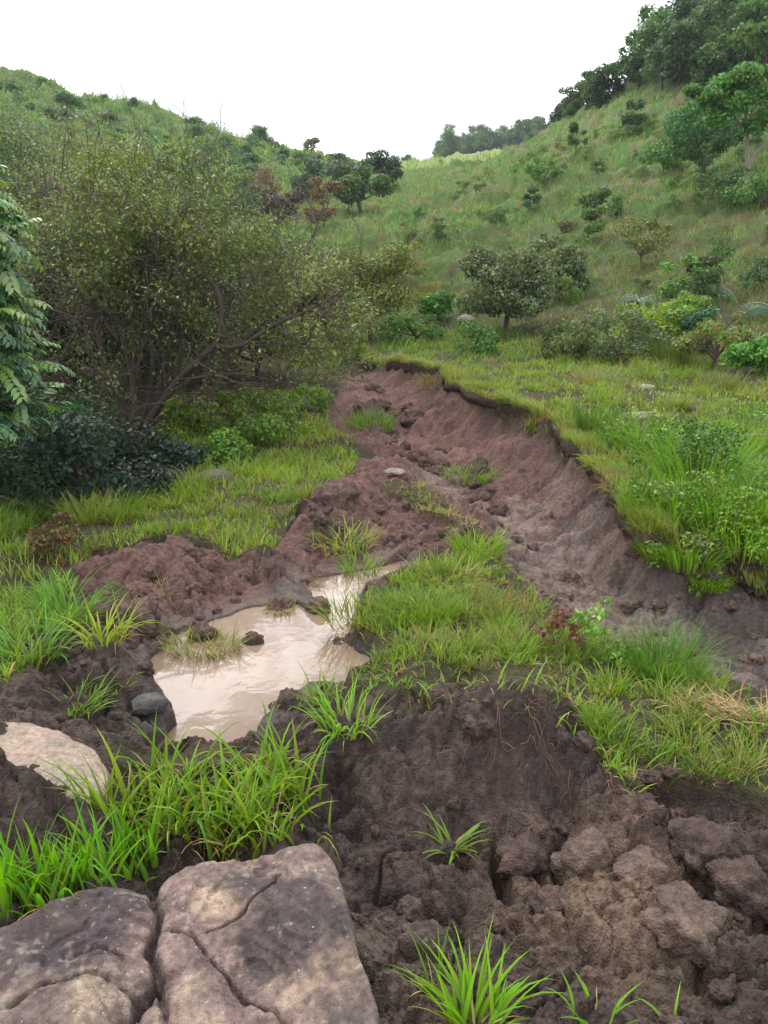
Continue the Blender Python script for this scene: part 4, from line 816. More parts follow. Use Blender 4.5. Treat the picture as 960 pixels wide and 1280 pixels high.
for (px, py, Y) in [(330,300,10.3),(370,330,10.1),(400,360,10.0),(425,400,9.9),(430,440,9.8),(400,455,9.7),(350,450,9.8),(300,260,10.6),(250,215,10.8),(200,195,11),(150,200,11),(100,230,11),(60,240,11),(20,240,11),(0,300,10.8),(60,330,10.4),(40,400,10.2),(380,410,9.8),(320,350,9.9),(240,270,10.2),(180,330,10.2),(280,330,10.0),(120,290,10.4),(450,420,10.2),(415,470,9.9),(220,380,10),(330,410,9.8),(80,450,10.2)]:
    for k in range(4): grow(bk, rel((px + random.uniform(-25, 25), py + random.uniform(-15, 15), Y + random.uniform(-.5, .5))), rdir(1)[0], .5, .006, 1, ends, (.09, .075, .06), .6, .0, (3, 4), .7, 4, 1.0, .003)
def topx(q):
    d = np.asarray(q) + TX - np.array((0, 0, CAMZ)); dd = d[1] * CP - d[2] * SP; return 480 + FPX * d[0] / dd, 640 - FPX * (d[1] * SP + d[2] * CP) / dd
env = [(-80,160),(40,215),(75,205),(110,178),(200,168),(262,192),(300,240),(345,275),(400,312),(440,345),(465,390),(470,440),(450,480),(400,468),(345,435),(285,418),(235,398),(160,388),(110,380),(60,400),(-80,430)]
_e = np.array([topx(q[0]) for q in ends]); _in = inpoly(env, _e[:, 0], _e[:, 1]); 
_lp = np.concatenate([spline([(q[0], q[1], 0) for q in pts_], 8)[:, :2] for pts_, r_, c_ in limbs[:9]]); _lp = _lp[_lp[:, 1] > 350]; _ey = np.array([q[0][1] for q in ends]) + TX[1]
_nl = np.array([np.min(np.hypot(_lp[:, 0] - a_, _lp[:, 1] - b_)) for a_, b_ in _e]) < 20; _in &= ~(_nl & (_ey < 10.7) & (rng.random(len(_ey)) < .97))
_in &= vn3(np.array([q[0] for q in ends]) * 2.1, 55) > .38 + .1 * rng.random(len(ends)); _lo = (_e[:, 1] > 400) & (_e[:, 1] < 500) & (_e[:, 0] < 380)
ends = [e for e, a_, b_ in zip(ends, _in, _lo) if (a_ and random.random() < .56) or (b_ and random.random() < .07)]
fb = Bag(); print('ends', len(ends))
foliage(fb, ends, 13, .054, (.098, .128, .048), .085, .35, .5, True, .15, .25, alt=(.22, .27, .11), altp=.16)
m = random.sample(ends, len(ends) // 7); foliage(fb, m, 1, .045, (.20, .12, .05), .13, .3, .6, True, .15, .3)
link('trunk', bk.mesh('trunk', [M_BARK]), tb); link('crown', fb.mesh('crown', [M_LEAF]), tb)

# --- the near tree at the left edge with drooping feathered leaves
C0 = P(-75, 400, 6.0); t2 = thing('tree', 'near tree at the left edge with drooping blue-green feathered leaves', 'tree', (C0[0] - .2, C0[1], float(gz(np.array([C0[0] - .2]), np.array([C0[1]]))[0])))
o2 = np.array(t2.location); bk = Bag(); fb = Bag()
tube(bk, spline([(0, 0, -.1), (.05, 0, .8), (-.05, .1, 1.6), (.1, 0, 2.6)], 6), np.linspace(.07, .03, 19), (.08, .065, .055), 8)
def pinnate(bag, bark, p, d, ln, nl, lf, col, tip):
    q = p.copy(); d = unit(d); pos = []; ds = []; seg = ln / nl; pts = [q.copy()]
    for i in range(nl): d = unit(d + np.array([0, 0, -.11]) + rng.normal(size=3) * .03); q = q + d * seg; pos.append(q.copy()); ds.append(d.copy()); pts.append(q.copy())
    tube(bark, pts, np.linspace(.003, .001, len(pts)), (.12, .14, .06), 3)
    pos = np.array(pos); ds = np.array(ds); sd = unit(np.cross(ds, np.array([[0, 0, 1.]]))); up = np.cross(sd, ds)
    for s in (-1, 1):
        dr = unit(sd * s * .8 + ds * .55 - np.array([[0, 0, .28]]) + rng.normal(size=pos.shape) * .08); L_ = lf * (.55 + .6 * np.sin(np.linspace(.5, 2.7, nl))) * (.9 + .2 * rng.random(nl))
        c = vary(col, nl, .12, .2); tt = np.linspace(0, 1, nl)[:, None] * tip; c = c * (1 - tt) + A(.30, .38, .17) * tt; leaves(bag, pos, dr, up, L_, L_ * .48, c, False, .2)
nlv = 0
for i in range(125):
    a = random.uniform(-2.4, 1.5) if random.random() < .8 else random.random() * 6.28; zz = random.uniform(-.78, 1.35); f = math.sqrt(max(.08, 1 - (zz / 1.4) ** 2))
    rr_ = random.uniform(.35, .80) * f * (1.12 if -.9 < zz < -.2 else .92); e = np.array([math.cos(a) * rr_, math.sin(a) * rr_, zz]) + C0 - o2; s = np.array([0, 0, max(.6, e[2] - random.uniform(.1, .6))])
    sp = spline([s, (s + e) / 2 + np.array([0, 0, .12]), e], 5); tube(bk, sp, np.linspace(.012, .004, len(sp)), (.08, .065, .055), 4)
    for k in range(9):
        j = random.randint(len(sp) // 3, len(sp) - 1); d = unit(sp[j] - s) * .6 + rdir(1)[0] * .9; d[2] = d[2] * .4 + .1
        pinnate(fb, bk, sp[j], d, random.uniform(.22, .36), 8, random.uniform(.065, .09), random.choice([(.06, .15, .065), (.08, .18, .075), (.045, .11, .055), (.14, .24, .07)]), random.choice([0, 0, .15, .5, .9]))
link('trunk', bk.mesh('trunk', [M_BARK]), t2); link('crown', fb.mesh('crown', [M_GLOSS]), t2)

# --- undergrowth beneath them, its leaf colour darkened to paint the deep shade there
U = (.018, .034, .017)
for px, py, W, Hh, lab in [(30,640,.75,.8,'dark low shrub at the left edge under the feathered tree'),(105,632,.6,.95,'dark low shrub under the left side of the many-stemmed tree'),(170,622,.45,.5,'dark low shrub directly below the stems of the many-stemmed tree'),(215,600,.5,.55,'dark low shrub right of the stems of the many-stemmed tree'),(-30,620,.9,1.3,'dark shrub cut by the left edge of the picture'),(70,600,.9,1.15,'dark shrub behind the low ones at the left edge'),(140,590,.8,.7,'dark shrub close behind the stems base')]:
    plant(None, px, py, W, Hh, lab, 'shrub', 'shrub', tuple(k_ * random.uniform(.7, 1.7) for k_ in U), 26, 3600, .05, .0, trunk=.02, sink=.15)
for px, py, W, Hh, lab in [(275,575,.45,.45,'mid green low bush at the edge of the lawn'),(320,560,.5,.5,'bright low bush between the lawn and the many-stemmed tree'),(355,540,.5,.45,'low yellow-green bush near the gully head'),(240,545,.6,.6,'olive low bush behind the lawn'),(300,520,.6,.5,'low green bush in the shade of the tree'),(380,515,.5,.5,'low bush at the right tip of the shade')]:
    plant(None, px, py, W, Hh, lab, 'bush', 'bush', (.11, .19, .045), 12, 2600, .05, .0, trunk=.015, alt=(.2, .28, .07), altp=.3, sink=.12)
plant(None, 62, 700, .22, .35, 'small dark brown weed bush on the left grass bank', 'bush', 'bush', (.10, .10, .05), 9, 900, .035, .0, trunk=.01, alt=(.2, .12, .06), altp=.4)

# --- middle distance, both sides of the valley floor
for (px, py, W, Hh, lab, nm, col, kw) in [
    (630, 418, 1.0, 2.0, 'rounded grey-green leafy bush tree on the foot of the right slope', 'tree', (.085, .11, .055), dict(lobes=34, n=14000, size=.07, base=.0, trunk=.05, alt=(.2,.23,.12), altp=.12)),
    (703, 372, .9, 1.8, 'second grey-green bush tree just behind the rounded one', 'tree', (.085, .115, .055), dict(lobes=22, n=8000, size=.075, base=.05, trunk=.05, alt=(.2,.22,.12), altp=.1)),
    (463, 428, 1.15, 2.15, 'olive tree with dark forked trunk at the head of the gully', 'tree', (.115, .14, .05), dict(lobes=20, n=6500, size=.07, base=.55, trunk=.06, alt=(.24,.22,.06), altp=.15, barkc=(.03,.025,.02))),
    (492, 372, 1.0, 1.7, 'golden-topped shrub behind the forked tree', 'shrub', (.15, .155, .05), dict(lobes=12, n=3500, size=.07, base=.2, alt=(.24,.21,.06), altp=.25)),
    (417, 428, .9, 1.6, 'dull olive shrub between the many-stemmed tree and the forked tree', 'shrub', (.12, .13, .05), dict(lobes=12, n=3000, size=.06, base=.1)),
    (548, 402, .6, 1.1, 'small bright green bush left of the rounded grey bush', 'bush', (.07, .19, .045), dict(lobes=9, n=1600, size=.09, base=.05)),
    (812, 435, .7, .75, 'bright yellow-green bush at the foot of the right slope', 'bush', (.19, .26, .05), dict(lobes=18, n=2600, size=.06, base=.0)),
    (852, 402, .5, .65, 'smaller yellow-green bush behind the bright one', 'bush', (.15, .23, .05), dict(lobes=9, n=1800, size=.06, base=.1)),
    (860, 440, .6, .9, 'dark blue-green shrub right of the yellow bush', 'shrub', (.06, .13, .07), dict(lobes=9, n=1800, size=.07)),
    (770, 455, .9, .9, 'grey-green shrub below and left of the yellow bush', 'shrub', (.10, .13, .06), dict(lobes=12, n=3000, size=.06)),
    (890, 462, .6, .9, 'green-brown rounded bush on the right foot of the slope', 'bush', (.11, .17, .05), dict(lobes=10, n=2200, size=.06, alt=(.2,.15,.08), altp=.25)),
    (925, 468, .55, .75, 'leafy bright bush under the leaning palm', 'bush', (.08, .20, .05), dict(lobes=9, n=1800, size=.08)),
    (800, 330, 1.0, 1.3, 'brown-green shrub on the right slope above the strap-leaved plant', 'shrub', (.12, .15, .055), dict(lobes=10, n=2200, size=.08, alt=(.18,.13,.07), altp=.3)),
    (875, 365, .5, .8, 'dark hollow shrub on the right slope', 'shrub', (.06, .08, .04), dict(lobes=8, n=1200, size=.07)),
    (735, 300, .7, 1.0, 'small green shrub in the middle of the right slope', 'shrub', (.09, .16, .05), dict(lobes=8, n=1400, size=.09)),
    (700, 450, .6, .6, 'low dark shrub at the edge of the bench below the grey bush tree', 'shrub', (.09, .13, .05), dict(lobes=9, n=1600, size=.06)),
    (600, 440, .6, .5, 'low green shrub at the bench edge below the rounded grey bush', 'shrub', (.09, .17, .045), dict(lobes=9, n=1600, size=.06)),
    (520, 428, .8, .6, 'low spreading bush between the forked tree and the grey bush', 'bush', (.09, .17, .05), dict(lobes=12, n=2200, size=.07)),
    (795, 168, 1.1, 1.7, 'dense dark round shrub high on the right slope', 'shrub', (.05, .10, .035), dict(lobes=12, n=1800, size=.14, base=.1)),
    (720, 188, .7, 1.4, 'narrow dark shrub high on the right slope near its skyline', 'shrub', (.05, .095, .035), dict(lobes=8, n=900, size=.14)),
    (680, 233, .9, 1.2, 'bright green shrub in the upper middle of the right slope', 'shrub', (.09, .19, .05), dict(lobes=9, n=1100, size=.14)),
    (752, 282, .9, 1.3, 'dark green shrub above the small one in mid slope', 'shrub', (.06, .12, .04), dict(lobes=9, n=1400, size=.11)),
    (830, 218, 1.2, 1.5, 'bright green spreading shrub left of the pale-trunked tree', 'shrub', (.11, .20, .055), dict(lobes=12, n=1800, size=.12)),
    (660, 268, .5, .9, 'small dark shrub in the middle of the grassy slope', 'shrub', (.06, .10, .04), dict(lobes=7, n=800, size=.1)),
    (880, 225, 1.6, 2.6, 'dark leafy shrub with a black hollow beside the pale-trunked tree', 'shrub', (.05, .115, .035), dict(lobes=18, n=4200, size=.12, base=.3)),
    (865, 185, 1.6, 1.8, 'wide green shrub behind the dark hollow one', 'shrub', (.07, .15, .05), dict(lobes=14, n=2600, size=.13)),
    (900, 258, 1.2, 1.2, 'dark shrub below the pale-trunked tree', 'shrub', (.06, .13, .045), dict(lobes=12, n=2400, size=.1)),
    (955, 262, 1.1, 1.0, 'green shrub at the right edge below the pale-trunked tree', 'shrub', (.08, .15, .05), dict(lobes=10, n=2000, size=.1)),
    (478, 240, 1.5, 2.7, 'dark lone tree standing up against the far bright hill', 'tree', (.03, .06, .028), dict(lobes=16, n=3000, size=.18, base=.5, trunk=.12)),
    (452, 268, 1.7, 2.7, 'olive-green tree in front of the dark lone tree', 'tree', (.06, .11, .035), dict(lobes=16, n=3000, size=.2, base=.4, trunk=.1)),
    (436, 262, 1.4, 2.6, 'blue-grey small tree left of the dark lone tree', 'tree', (.09, .12, .09), dict(lobes=10, n=1500, size=.18, base=.4)),
    (405, 284, 1.0, 2.2, 'rust-brown dead shrub beside the ravine', 'shrub', (.09, .055, .04), dict(lobes=10, n=1500, size=.12, alt=(.2,.12,.07), altp=.3)),
    (412, 245, 1.9, 2.4, 'dark green tree on the far ravine side', 'tree', (.05, .09, .045), dict(lobes=10, n=1500, size=.2, base=.2)),
    (385, 245, 1.6, 2.0, 'grey-green tree above the ravine', 'tree', (.07, .11, .06), dict(lobes=10, n=1500, size=.2, base=.2)),
    (330, 262, 2.2, 2.6, 'brown leafless-looking thicket above the ravine', 'shrub', (.12, .075, .055), dict(lobes=12, n=1700, size=.14, alt=(.2,.15,.1), altp=.3, sparse=1)),
    (352, 285, 1.6, 1.8, 'dark brown thicket hanging into the ravine', 'shrub', (.045, .035, .03), dict(lobes=12, n=1800, size=.14)),
    (310, 282, 2.0, 1.6, 'dark green thicket at the left mouth of the ravine', 'shrub', (.045, .07, .035), dict(lobes=12, n=1800, size=.14))]:
    plant(None, px, py, W, Hh, lab, nm, nm, col, **kw)
# pale-trunked tree on the right slope
p = hitg(934, 240); tr = thing('tree', 'tall thin pale-trunked tree with loose bright crown on the right slope', 'tree', (p[0], p[1], p[2] - .1)); bk = Bag(); fb = Bag(); Yt = p[1]
def rl(px, py, dy=0): return P(px, py, Yt + dy) - p
for pts, r in (([(934,243),(935,200),(934,165),(932,120),(925,95)], .09), ([(936,205),(948,185),(975,160)], .06), ([(933,160),(918,140),(900,118)], .04), ([(933,150),(945,130),(955,105)], .04), ([(932,130),(915,100),(912,85)], .03)):
    sp = spline([rl(*q) for q in pts], 5); tube(bk, sp, np.linspace(r, r * .4, len(sp)), (.33, .31, .27), 7)
for px, py, r in ((930,85,.75),(905,100,.7),(955,110,.9),(890,118,.6),(925,122,.9),(960,140,.8),(900,140,.55),(945,78,.4),(870,112,.4),(985,120,.8),(940,155,.45),(930,100,.7)):
    for k in range(3): blob_leaves(fb, rl(px + random.uniform(-9, 9), py + random.uniform(-6, 6), random.uniform(-.6, .6)), (r * .6, r * .6, r * .35), 280, .13, (.10, .21, .06), shell=.2)
link('trunk', bk.mesh('trunk', [M_BARKG]), tr); link('crown', fb.mesh('crown', [M_LEAF]), tr)
# strap-leaved plants and palm fronds on the right
def frond(bag, bark, p, d, ln, nl, lf, col, droop=.15):
    q = p.copy(); d = unit(d); pts = [q.copy()]; ds = []
    for i in range(nl): d = unit(d + np.array([0, 0, -droop])); q = q + d * ln / nl; pts.append(q.copy()); ds.append(d.copy())
    tube(bark, pts, np.linspace(.02, .006, len(pts)), (.14, .17, .08), 4); pos = np.array(pts[1:]); ds = np.array(ds); sd = unit(np.cross(ds, np.array([[0, 0, 1.]]))); up = np.cross(sd, ds)
    for s in (-1, 1): L_ = lf * (.4 + .7 * np.sin(np.linspace(.4, 2.9, nl))); leaves(bag, pos, unit(sd * s * .55 + ds * .55 - np.array([[0, 0, .45]])), up, L_, np.full(nl, .03), vary(col, nl, .1, .2), False, .3)
for px, py, lab, fr_, ln, col in [(798, 384, 'strap-leaved palm clump with drooping pale leaves on the right slope', 12, .8, (.10,.17,.09)), (972, 400, 'young palm with big blue-green drooping fronds at the right edge', 8, 1.35, (.06,.13,.08)), (888, 372, 'small blue-green palm sprout on the right slope', 5, .9, (.09,.18,.10)), (930, 455, 'leaning old palm stalk with blue-green leaflets at the right edge', 6, 1.7, (.09,.16,.10)), (862, 440, 'low palm sprout with stiff leaflets beside the yellow bush', 7, .9, (.09,.16,.09))]:
    p = hitg(px, py); t = thing('palm', lab, 'palm', tuple(p)); bk = Bag(); fb = Bag()
    for k in range(fr_):
        a = k * 2.4 + random.random(); frond(fb, bk, np.array([0, 0, .05]), np.array([math.cos(a), math.sin(a), random.uniform(.9, 2.2)]) if 'leaning' not in lab else np.array([.55 + .2 * random.random(), random.uniform(-.3, .3), 1.4]), ln * random.uniform(.6, 1.15), 20, .24 * ln / 1.5, col)
    link('stalk', bk.mesh('stalk', [M_BARKG]), t); link('fronds', fb.mesh('fronds', [M_GLOSS]), t)
# leafy weeds overhanging the scarp at right, dead twigs
for px, py, W, Hh, lab, col, n in [(870,615,.42,.62,'dark leafy weed with dead twigs behind the scarp edge','dk',2600),(840,655,.32,.40,'leafy green weed on the scarp edge, left of the overhang','md',2200),(900,660,.36,.42,'bright leafy weed in the middle of the overhang','lt',2200),(930,690,.36,.30,'bright low weed at the right end of the overhang','lt',1800),(812,640,.22,.30,'small broad-leaved weed at the left end of the overhang','md',1100),(860,706,.26,.28,'brown-green weed hanging down over the grey mud','ol',1500),(955,650,.4,.45,'tall green weed at the right edge of the overhang','md',2000),(870,590,.5,.5,'broad green weed on the bench behind the overhang','dk',2200),(930,560,.5,.5,'light green weed on the bench at the right','lt',2000),(885,735,.15,.12,'little green weed alone on the grey mud below the overhang','lt',500),(828,700,.16,.2,'grey-green leafy sprig on the scarp face','ol',600),(800,560,.4,.4,'low leafy weed behind the scarp lip','md',1500)]:
    c = {'dk': (.06,.13,.035), 'md': (.11,.20,.05), 'lt': (.16,.28,.055), 'ol': (.15,.19,.07)}[col]
    t = plant(None, px, py, W, Hh, lab, 'weed', 'weed', tuple(.8 * k_ for k_ in c), 18, int(n * .8), .028, .0, trunk=.006, alt=(.24,.32,.09), altp=.15, barkc=(.14,.12,.06), sink=.06)
    bag = Bag(); m_ = 300; a = rng.random(m_) * 6.283; r = W * .8 * np.sqrt(rng.random(m_)); blades(bag, np.stack([r * np.cos(a), r * np.sin(a), np.full(m_, .05)], 1), Hh * (.5 + .6 * rng.random(m_)), .006 + .005 * rng.random(m_), a, .1 + rng.random(m_) * .5, .7 + rng.random(m_) * 1.2, vary((.15,.27,.05), m_, .2, .3), 4, True)
    link('long_leaves', bag.mesh('long_leaves', [M_BLADE]), t)
for pts, lab in (([(888,590,6.6),(893,572,6.6),(905,558,6.7),(912,550,6.8)], 'curved grey dead twig standing in the dark weed'), ([(895,592,6.5),(915,583,6.4),(935,577,6.4),(948,570,6.3)], 'pale forked dead twig lying over the dark weed'), ([(925,610,6.2),(950,609,6.1),(985,606,6)], 'straight whitish stalk sticking in from the right edge'), ([(900,548,7.4),(940,544,7.2),(985,542,7)], 'thin white stalk at the right edge over the bench grass')):
    bag = Bag(); sp = spline([P(*q) for q in pts], 4); tube(bag, sp, np.linspace(.012, .004, len(sp)), (.42, .4, .34), 5); thing('dead_twig', lab, 'twig', (0, 0, 0), me=bag.mesh('dead_twig', [M_BARKG]))
# weeds standing up in the strip
for px, py, Hh, lab in [(735,830,.38,'tall thin leafy weed in the grass strip beside the gully floor'),(700,815,.26,'dead brown weed stalk in the grass strip'),(770,830,.22,'small leafy weed in the grass strip near the sedge clump')]:
    plant(None, px, py, .13, Hh, lab, 'weed', 'weed', (.16,.27,.07) if 'leafy' in lab else (.16,.09,.06), 8, 260, .028, .05, trunk=.004, barkc=(.12,.09,.06))

# --- shrubs and trees repeated on the far slopes
def scatter_w(poly, n, seed=0):
    w = np.array([q[:2] for q in poly]); lo, hi = w.min(0), w.max(0); out = np.zeros((0, 2)); r = np.random.default_rng(seed)
    while len(out) < n:
        q = lo + r.random((n * 3, 2)) * (hi - lo); out = np.vstack([out, q[inpoly(w, q[:, 0], q[:, 1])]])
    return out[:n]
def many(poly, n, seed, kinds, s0, s1, name, cat, lab, group, mind=0):
    pts = scatter_px(poly, n * 3, seed) if len(poly[0]) == 2 and max(q[1] for q in poly) > 250 else scatter_w(poly, n * 3, seed); ok = []
    for q in pts:
        if all((q[0] - w[0]) ** 2 + (q[1] - w[1]) ** 2 > mind ** 2 for w in ok): ok.append(q)
        if len(ok) >= n: break
    r = np.random.default_rng(seed)
    for i, q in enumerate(ok):
        k = kinds[int(r.integers(len(kinds)))]; key, kw = k; plant(key, 0, 0, 1.0, kw.get('Hh', 1.5), lab, cat, name, group=group, sc=s0 + (s1 - s0) * r.random() ** 1.5, xy=q, **{a: b for a, b in kw.items() if a != 'Hh'})
HS = [('hs%d' % i, dict(col=c, lobes=9, n=800, size=.13, base=.05, trunk=.03)) for i, c in enumerate([(.07,.14,.04),(.10,.18,.05),(.055,.11,.04),(.13,.2,.06),(.12,.13,.07)])]
many([(470,300),(560,260),(700,200),(850,150),(960,150),(1000,330),(960,400),(700,400),(560,390)], 95, 31, HS, .18, .6, 'shrub', 'shrub', 'small shrub among the tussocks of the right slope', 'small shrubs on the right slope', .8)
FT = [('ft%d' % i, dict(col=c, lobes=18, n=2600, size=.13, base=.15, trunk=.05, Hh=2.2)) for i, c in enumerate([(.035,.075,.03),(.055,.12,.035),(.075,.15,.045),(.045,.085,.035),(.10,.165,.05)])]
many([P(748,142,66),P(800,124,62),P(860,116,53),P(900,112,49),P(960,108,46),P(1200,60,46),P(1200,-60,68),P(960,38,69),P(860,78,69),P(800,108,69)], 130, 32, FT, 1.2, 2.2, 'tree', 'tree', 'dark leafy tree of the wood on top of the right hill', 'wood on top of the right hill', 1.3)
many([P(548,204,212),P(620,196,210),P(740,180,212),P(740,178,236),P(620,196,234),P(548,204,232)], 75, 33, FT, 2.2, 3.6, 'tree', 'tree', 'dark distant tree on the far ridge between the hills', 'trees on the far ridge', 3)
many([P(690,184,72),P(720,168,68),P(748,145,66),P(748,145,71),P(690,184,76)], 16, 34, FT, .6, 1.3, 'tree', 'tree', 'small dark tree on the skyline of the right hill below the wood', 'trees along the right skyline', 1)
LS = [('ls%d' % i, dict(col=c, lobes=12, n=1000, size=.17, base=.0, trunk=.04, Hh=.95)) for i, c in enumerate([(.06,.13,.04),(.09,.18,.05),(.07,.14,.06),(.11,.20,.05),(.12,.14,.08)])]
LHP = [P(-160,60,92),P(0,96,92),P(100,118,94),P(215,156,98),P(300,186,112),P(380,240,85),P(335,280,60),P(300,300,50),P(0,300,38),P(-150,300,38)]
many(LHP, 150, 35, LS, .6, 1.35, 'shrub', 'shrub', 'green shrub in the thicket covering the left hill', 'thicket on the left hill', 1.0)
many([P(300,184,114),P(350,194,132),P(435,206,150),P(430,238,100),P(380,240,86)], 45, 36, LS, .6, 1.9, 'shrub', 'shrub', 'dark shrub on the bright far part of the left hill', 'shrubs on the far left hill', 2.0)
many([P(440,210,146),P(480,204,152),P(540,202,158),P(565,212,158),P(540,203,164),P(480,204,160)], 12, 37, LS, .5, 1.3, 'shrub', 'shrub', 'tiny shrub on the skyline of the far bright hill', 'shrubs on the far bright hill', 3)
for px, py, s, lab in [(165,131,1.0,'dark round tree breaking the skyline of the left hill'),(285,184,1.1,'dark tree on the skyline where the left hill drops'),(243,169,1.2,'pale umbrella-shaped tree on the left skyline'),(103,112,1.3,'small tree on the left skyline'),(355,197,1.2,'round dark bush on the far left skyline'),(388,203,1.2,'low dark bush on the skyline near the saddle')]:
    plant('ls2', px, py + 3, 1, 1, lab, 'tree', 'tree', sc=s)
bag = Bag(); q_ = scatter_w(LHP, 900, 71); z_ = gz(q_[:, 0], q_[:, 1])
for (x_, y_), zz_ in zip(q_, z_):
    R_ = random.uniform(.35, 1.1); blob_leaves(bag, (x_, y_, zz_ + R_ * .3), (R_, R_, R_ * .7), int(60 + 70 * R_), .17, np.array(random.choice([(.065,.135,.045), (.10,.18,.05), (.08,.15,.06), (.13,.22,.055), (.12,.14,.075)])))
link('undergrowth', bag.mesh('undergrowth', [M_LEAF]), kind='stuff')
# looser trees rising behind the many-stemmed one
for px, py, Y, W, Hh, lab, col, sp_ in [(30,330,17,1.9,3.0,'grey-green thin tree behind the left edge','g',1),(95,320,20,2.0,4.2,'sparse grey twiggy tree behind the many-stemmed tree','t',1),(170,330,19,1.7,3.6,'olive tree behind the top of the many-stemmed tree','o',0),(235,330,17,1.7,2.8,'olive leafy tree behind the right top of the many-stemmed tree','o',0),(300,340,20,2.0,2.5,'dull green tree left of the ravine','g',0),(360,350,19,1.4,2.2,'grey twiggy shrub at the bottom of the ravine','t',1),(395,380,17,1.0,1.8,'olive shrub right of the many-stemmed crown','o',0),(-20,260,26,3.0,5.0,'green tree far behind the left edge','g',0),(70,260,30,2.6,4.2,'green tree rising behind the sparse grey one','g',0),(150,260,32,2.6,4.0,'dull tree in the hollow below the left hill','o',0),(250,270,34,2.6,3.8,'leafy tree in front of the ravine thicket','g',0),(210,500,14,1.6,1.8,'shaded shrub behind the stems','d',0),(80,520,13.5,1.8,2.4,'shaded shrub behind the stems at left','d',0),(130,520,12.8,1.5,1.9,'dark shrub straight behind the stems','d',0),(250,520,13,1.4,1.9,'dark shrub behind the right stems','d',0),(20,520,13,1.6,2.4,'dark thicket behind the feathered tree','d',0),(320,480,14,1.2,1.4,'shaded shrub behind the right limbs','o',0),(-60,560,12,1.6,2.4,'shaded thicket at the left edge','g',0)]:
    x = P(px, 400, Y)[0]; plant(None, 0, 0, W, Hh, lab, 'tree' if Hh > 2.4 else 'shrub', 'tree' if Hh > 2.4 else 'shrub', {'d': (.035,.06,.03), 'g': (.06,.10,.045), 't': (.12,.12,.08), 'o': (.13,.15,.045)}[col], 18, 5200 if not sp_ else 1700, .085, .3, xy=(x, Y), sparse=sp_, trunk=.05, stems=18, alt=(.2,.23,.09), altp=.12)  # the darkest leaf colour paints in the shade behind the stems

# ------------------------------------------------------------------ grass that nobody could count
def zones(x, y):
    z, so, mud, red, wat, pud, far, lm = ground(x, y); return z, so, wat
def cover(name, poly, dens, h, w, col, dry=.1, t0=.1, t1=1.0, segs=3, fold=False, thin=None, seed=1, alt=None, altp=.3, soil_ok=False, jit=.25, world_poly=None, zoff=-.01, mat=None):
    pw = np.array(world_poly) if world_poly is not None else np.array([hit(a, b)[:2] for a, b in poly])
    ar = .5 * abs(np.dot(pw[:, 0], np.roll(pw[:, 1], 1)) - np.dot(pw[:, 1], np.roll(pw[:, 0], 1))); n = int(ar * dens); r = np.random.default_rng(seed)
    lo, hi = pw.min(0), pw.max(0); N = int(n * np.prod(hi - lo) / ar); q = lo + r.random((N, 2)) * (hi - lo); q = q[inpoly(pw, q[:, 0], q[:, 1])]
    # blades gather in small tufts
    g = .07 if h < .5 else .25; cx = np.floor(q / g) + np.stack([_h(np.floor(q[:, 0] / g), np.floor(q[:, 1] / g), 5, seed), _h(np.floor(q[:, 0] / g), np.floor(q[:, 1] / g), 6, seed)], 1); q = q * .45 + cx * g * .55
    z, so, wat = zones(q[:, 0], q[:, 1]); keep = (wat < .35)
    if not soil_ok: keep &= so < .55
    cl = fbm(q[:, 0] * 2.3, q[:, 1] * 2.3, seed + 40, 3); keep &= r.random(len(q)) < np.clip(.62 + 1.5 * cl + .8 * fbm(q[:, 0] * 7, q[:, 1] * 7, seed + 41, 2), .05, 1)
    q = q[keep]; z = z[keep]; cl = cl[keep]; n = len(q)
    big = 1 + .5 * fbm(q[:, 0] * 1.1, q[:, 1] * 1.1, seed + 50, 3); hh = h * (.45 + .8 * r.random(n)) * big; ww = w * (.6 + .7 * r.random(n))
    c = vary(col, n, .2, .25); pn = fbm(q[:, 0] * .9, q[:, 1] * .9, seed + 60, 4)
    if alt is not None: c = mixc(c, vary(alt, n, .2, .25), sst(-.1, .45, pn + (altp - .3)))
    _g = g * (1 if h < .2 else 2.4); _b = _h(np.floor(q[:, 0] / _g), np.floor(q[:, 1] / _g), 8, seed); _b2 = _h(np.floor(q[:, 0] / _g), np.floor(q[:, 1] / _g), 9, seed); c = c * (1 + (.5 if h > .2 else .3) * (_b[:, None] * 2 - 1)); c[:, 0] *= 1 + .3 * (_b2 - .5); hh = hh * (.6 + .8 * _b2)
    isd = r.random(n) < dry * (1 + 1.8 * sst(-.1, .5, fbm(q[:, 0] * 1.7, q[:, 1] * 1.7, seed + 70, 3))); c[isd] = vary(STRAW, isd.sum(), .1, .35) * .8; hh[isd] *= .75
    a = r.random(n) * 6.283; a0 = t0 + r.random(n) * .5 + isd * .3; a1 = a0 + t1 * (.3 + r.random(n)); bag = Bag()
    blades(bag, np.stack([q[:, 0], q[:, 1], z + zoff], 1), hh, ww, a, a0, a1, c, segs, fold, tipcol=c * A(1.1, 1.05, .85))
    print(name, n); return link(name, bag.mesh(name, [mat or M_BLADE]), kind='stuff')
GR = (.15, .25, .05); GL = (.19, .29, .06)
cover('lawn_grass', [(-60,700),(-60,560),(150,560),(300,500),(400,490),(430,520),(440,560),(450,590),(430,615),(370,650),(330,700),(260,700),(170,700),(110,720),(60,760),(-60,800)], 1800, .115, .010, (.145,.245,.05), .14, .1, 1.1, 3, seed=2, alt=(.21,.32,.07), altp=.35)
cover('bank_grass', [(-80,860),(-80,760),(60,745),(110,725),(110,790),(60,830),(20,870)], 2600, .13, .010, (.13,.24,.05), .12, .2, 1.2, 4, True, seed=3)
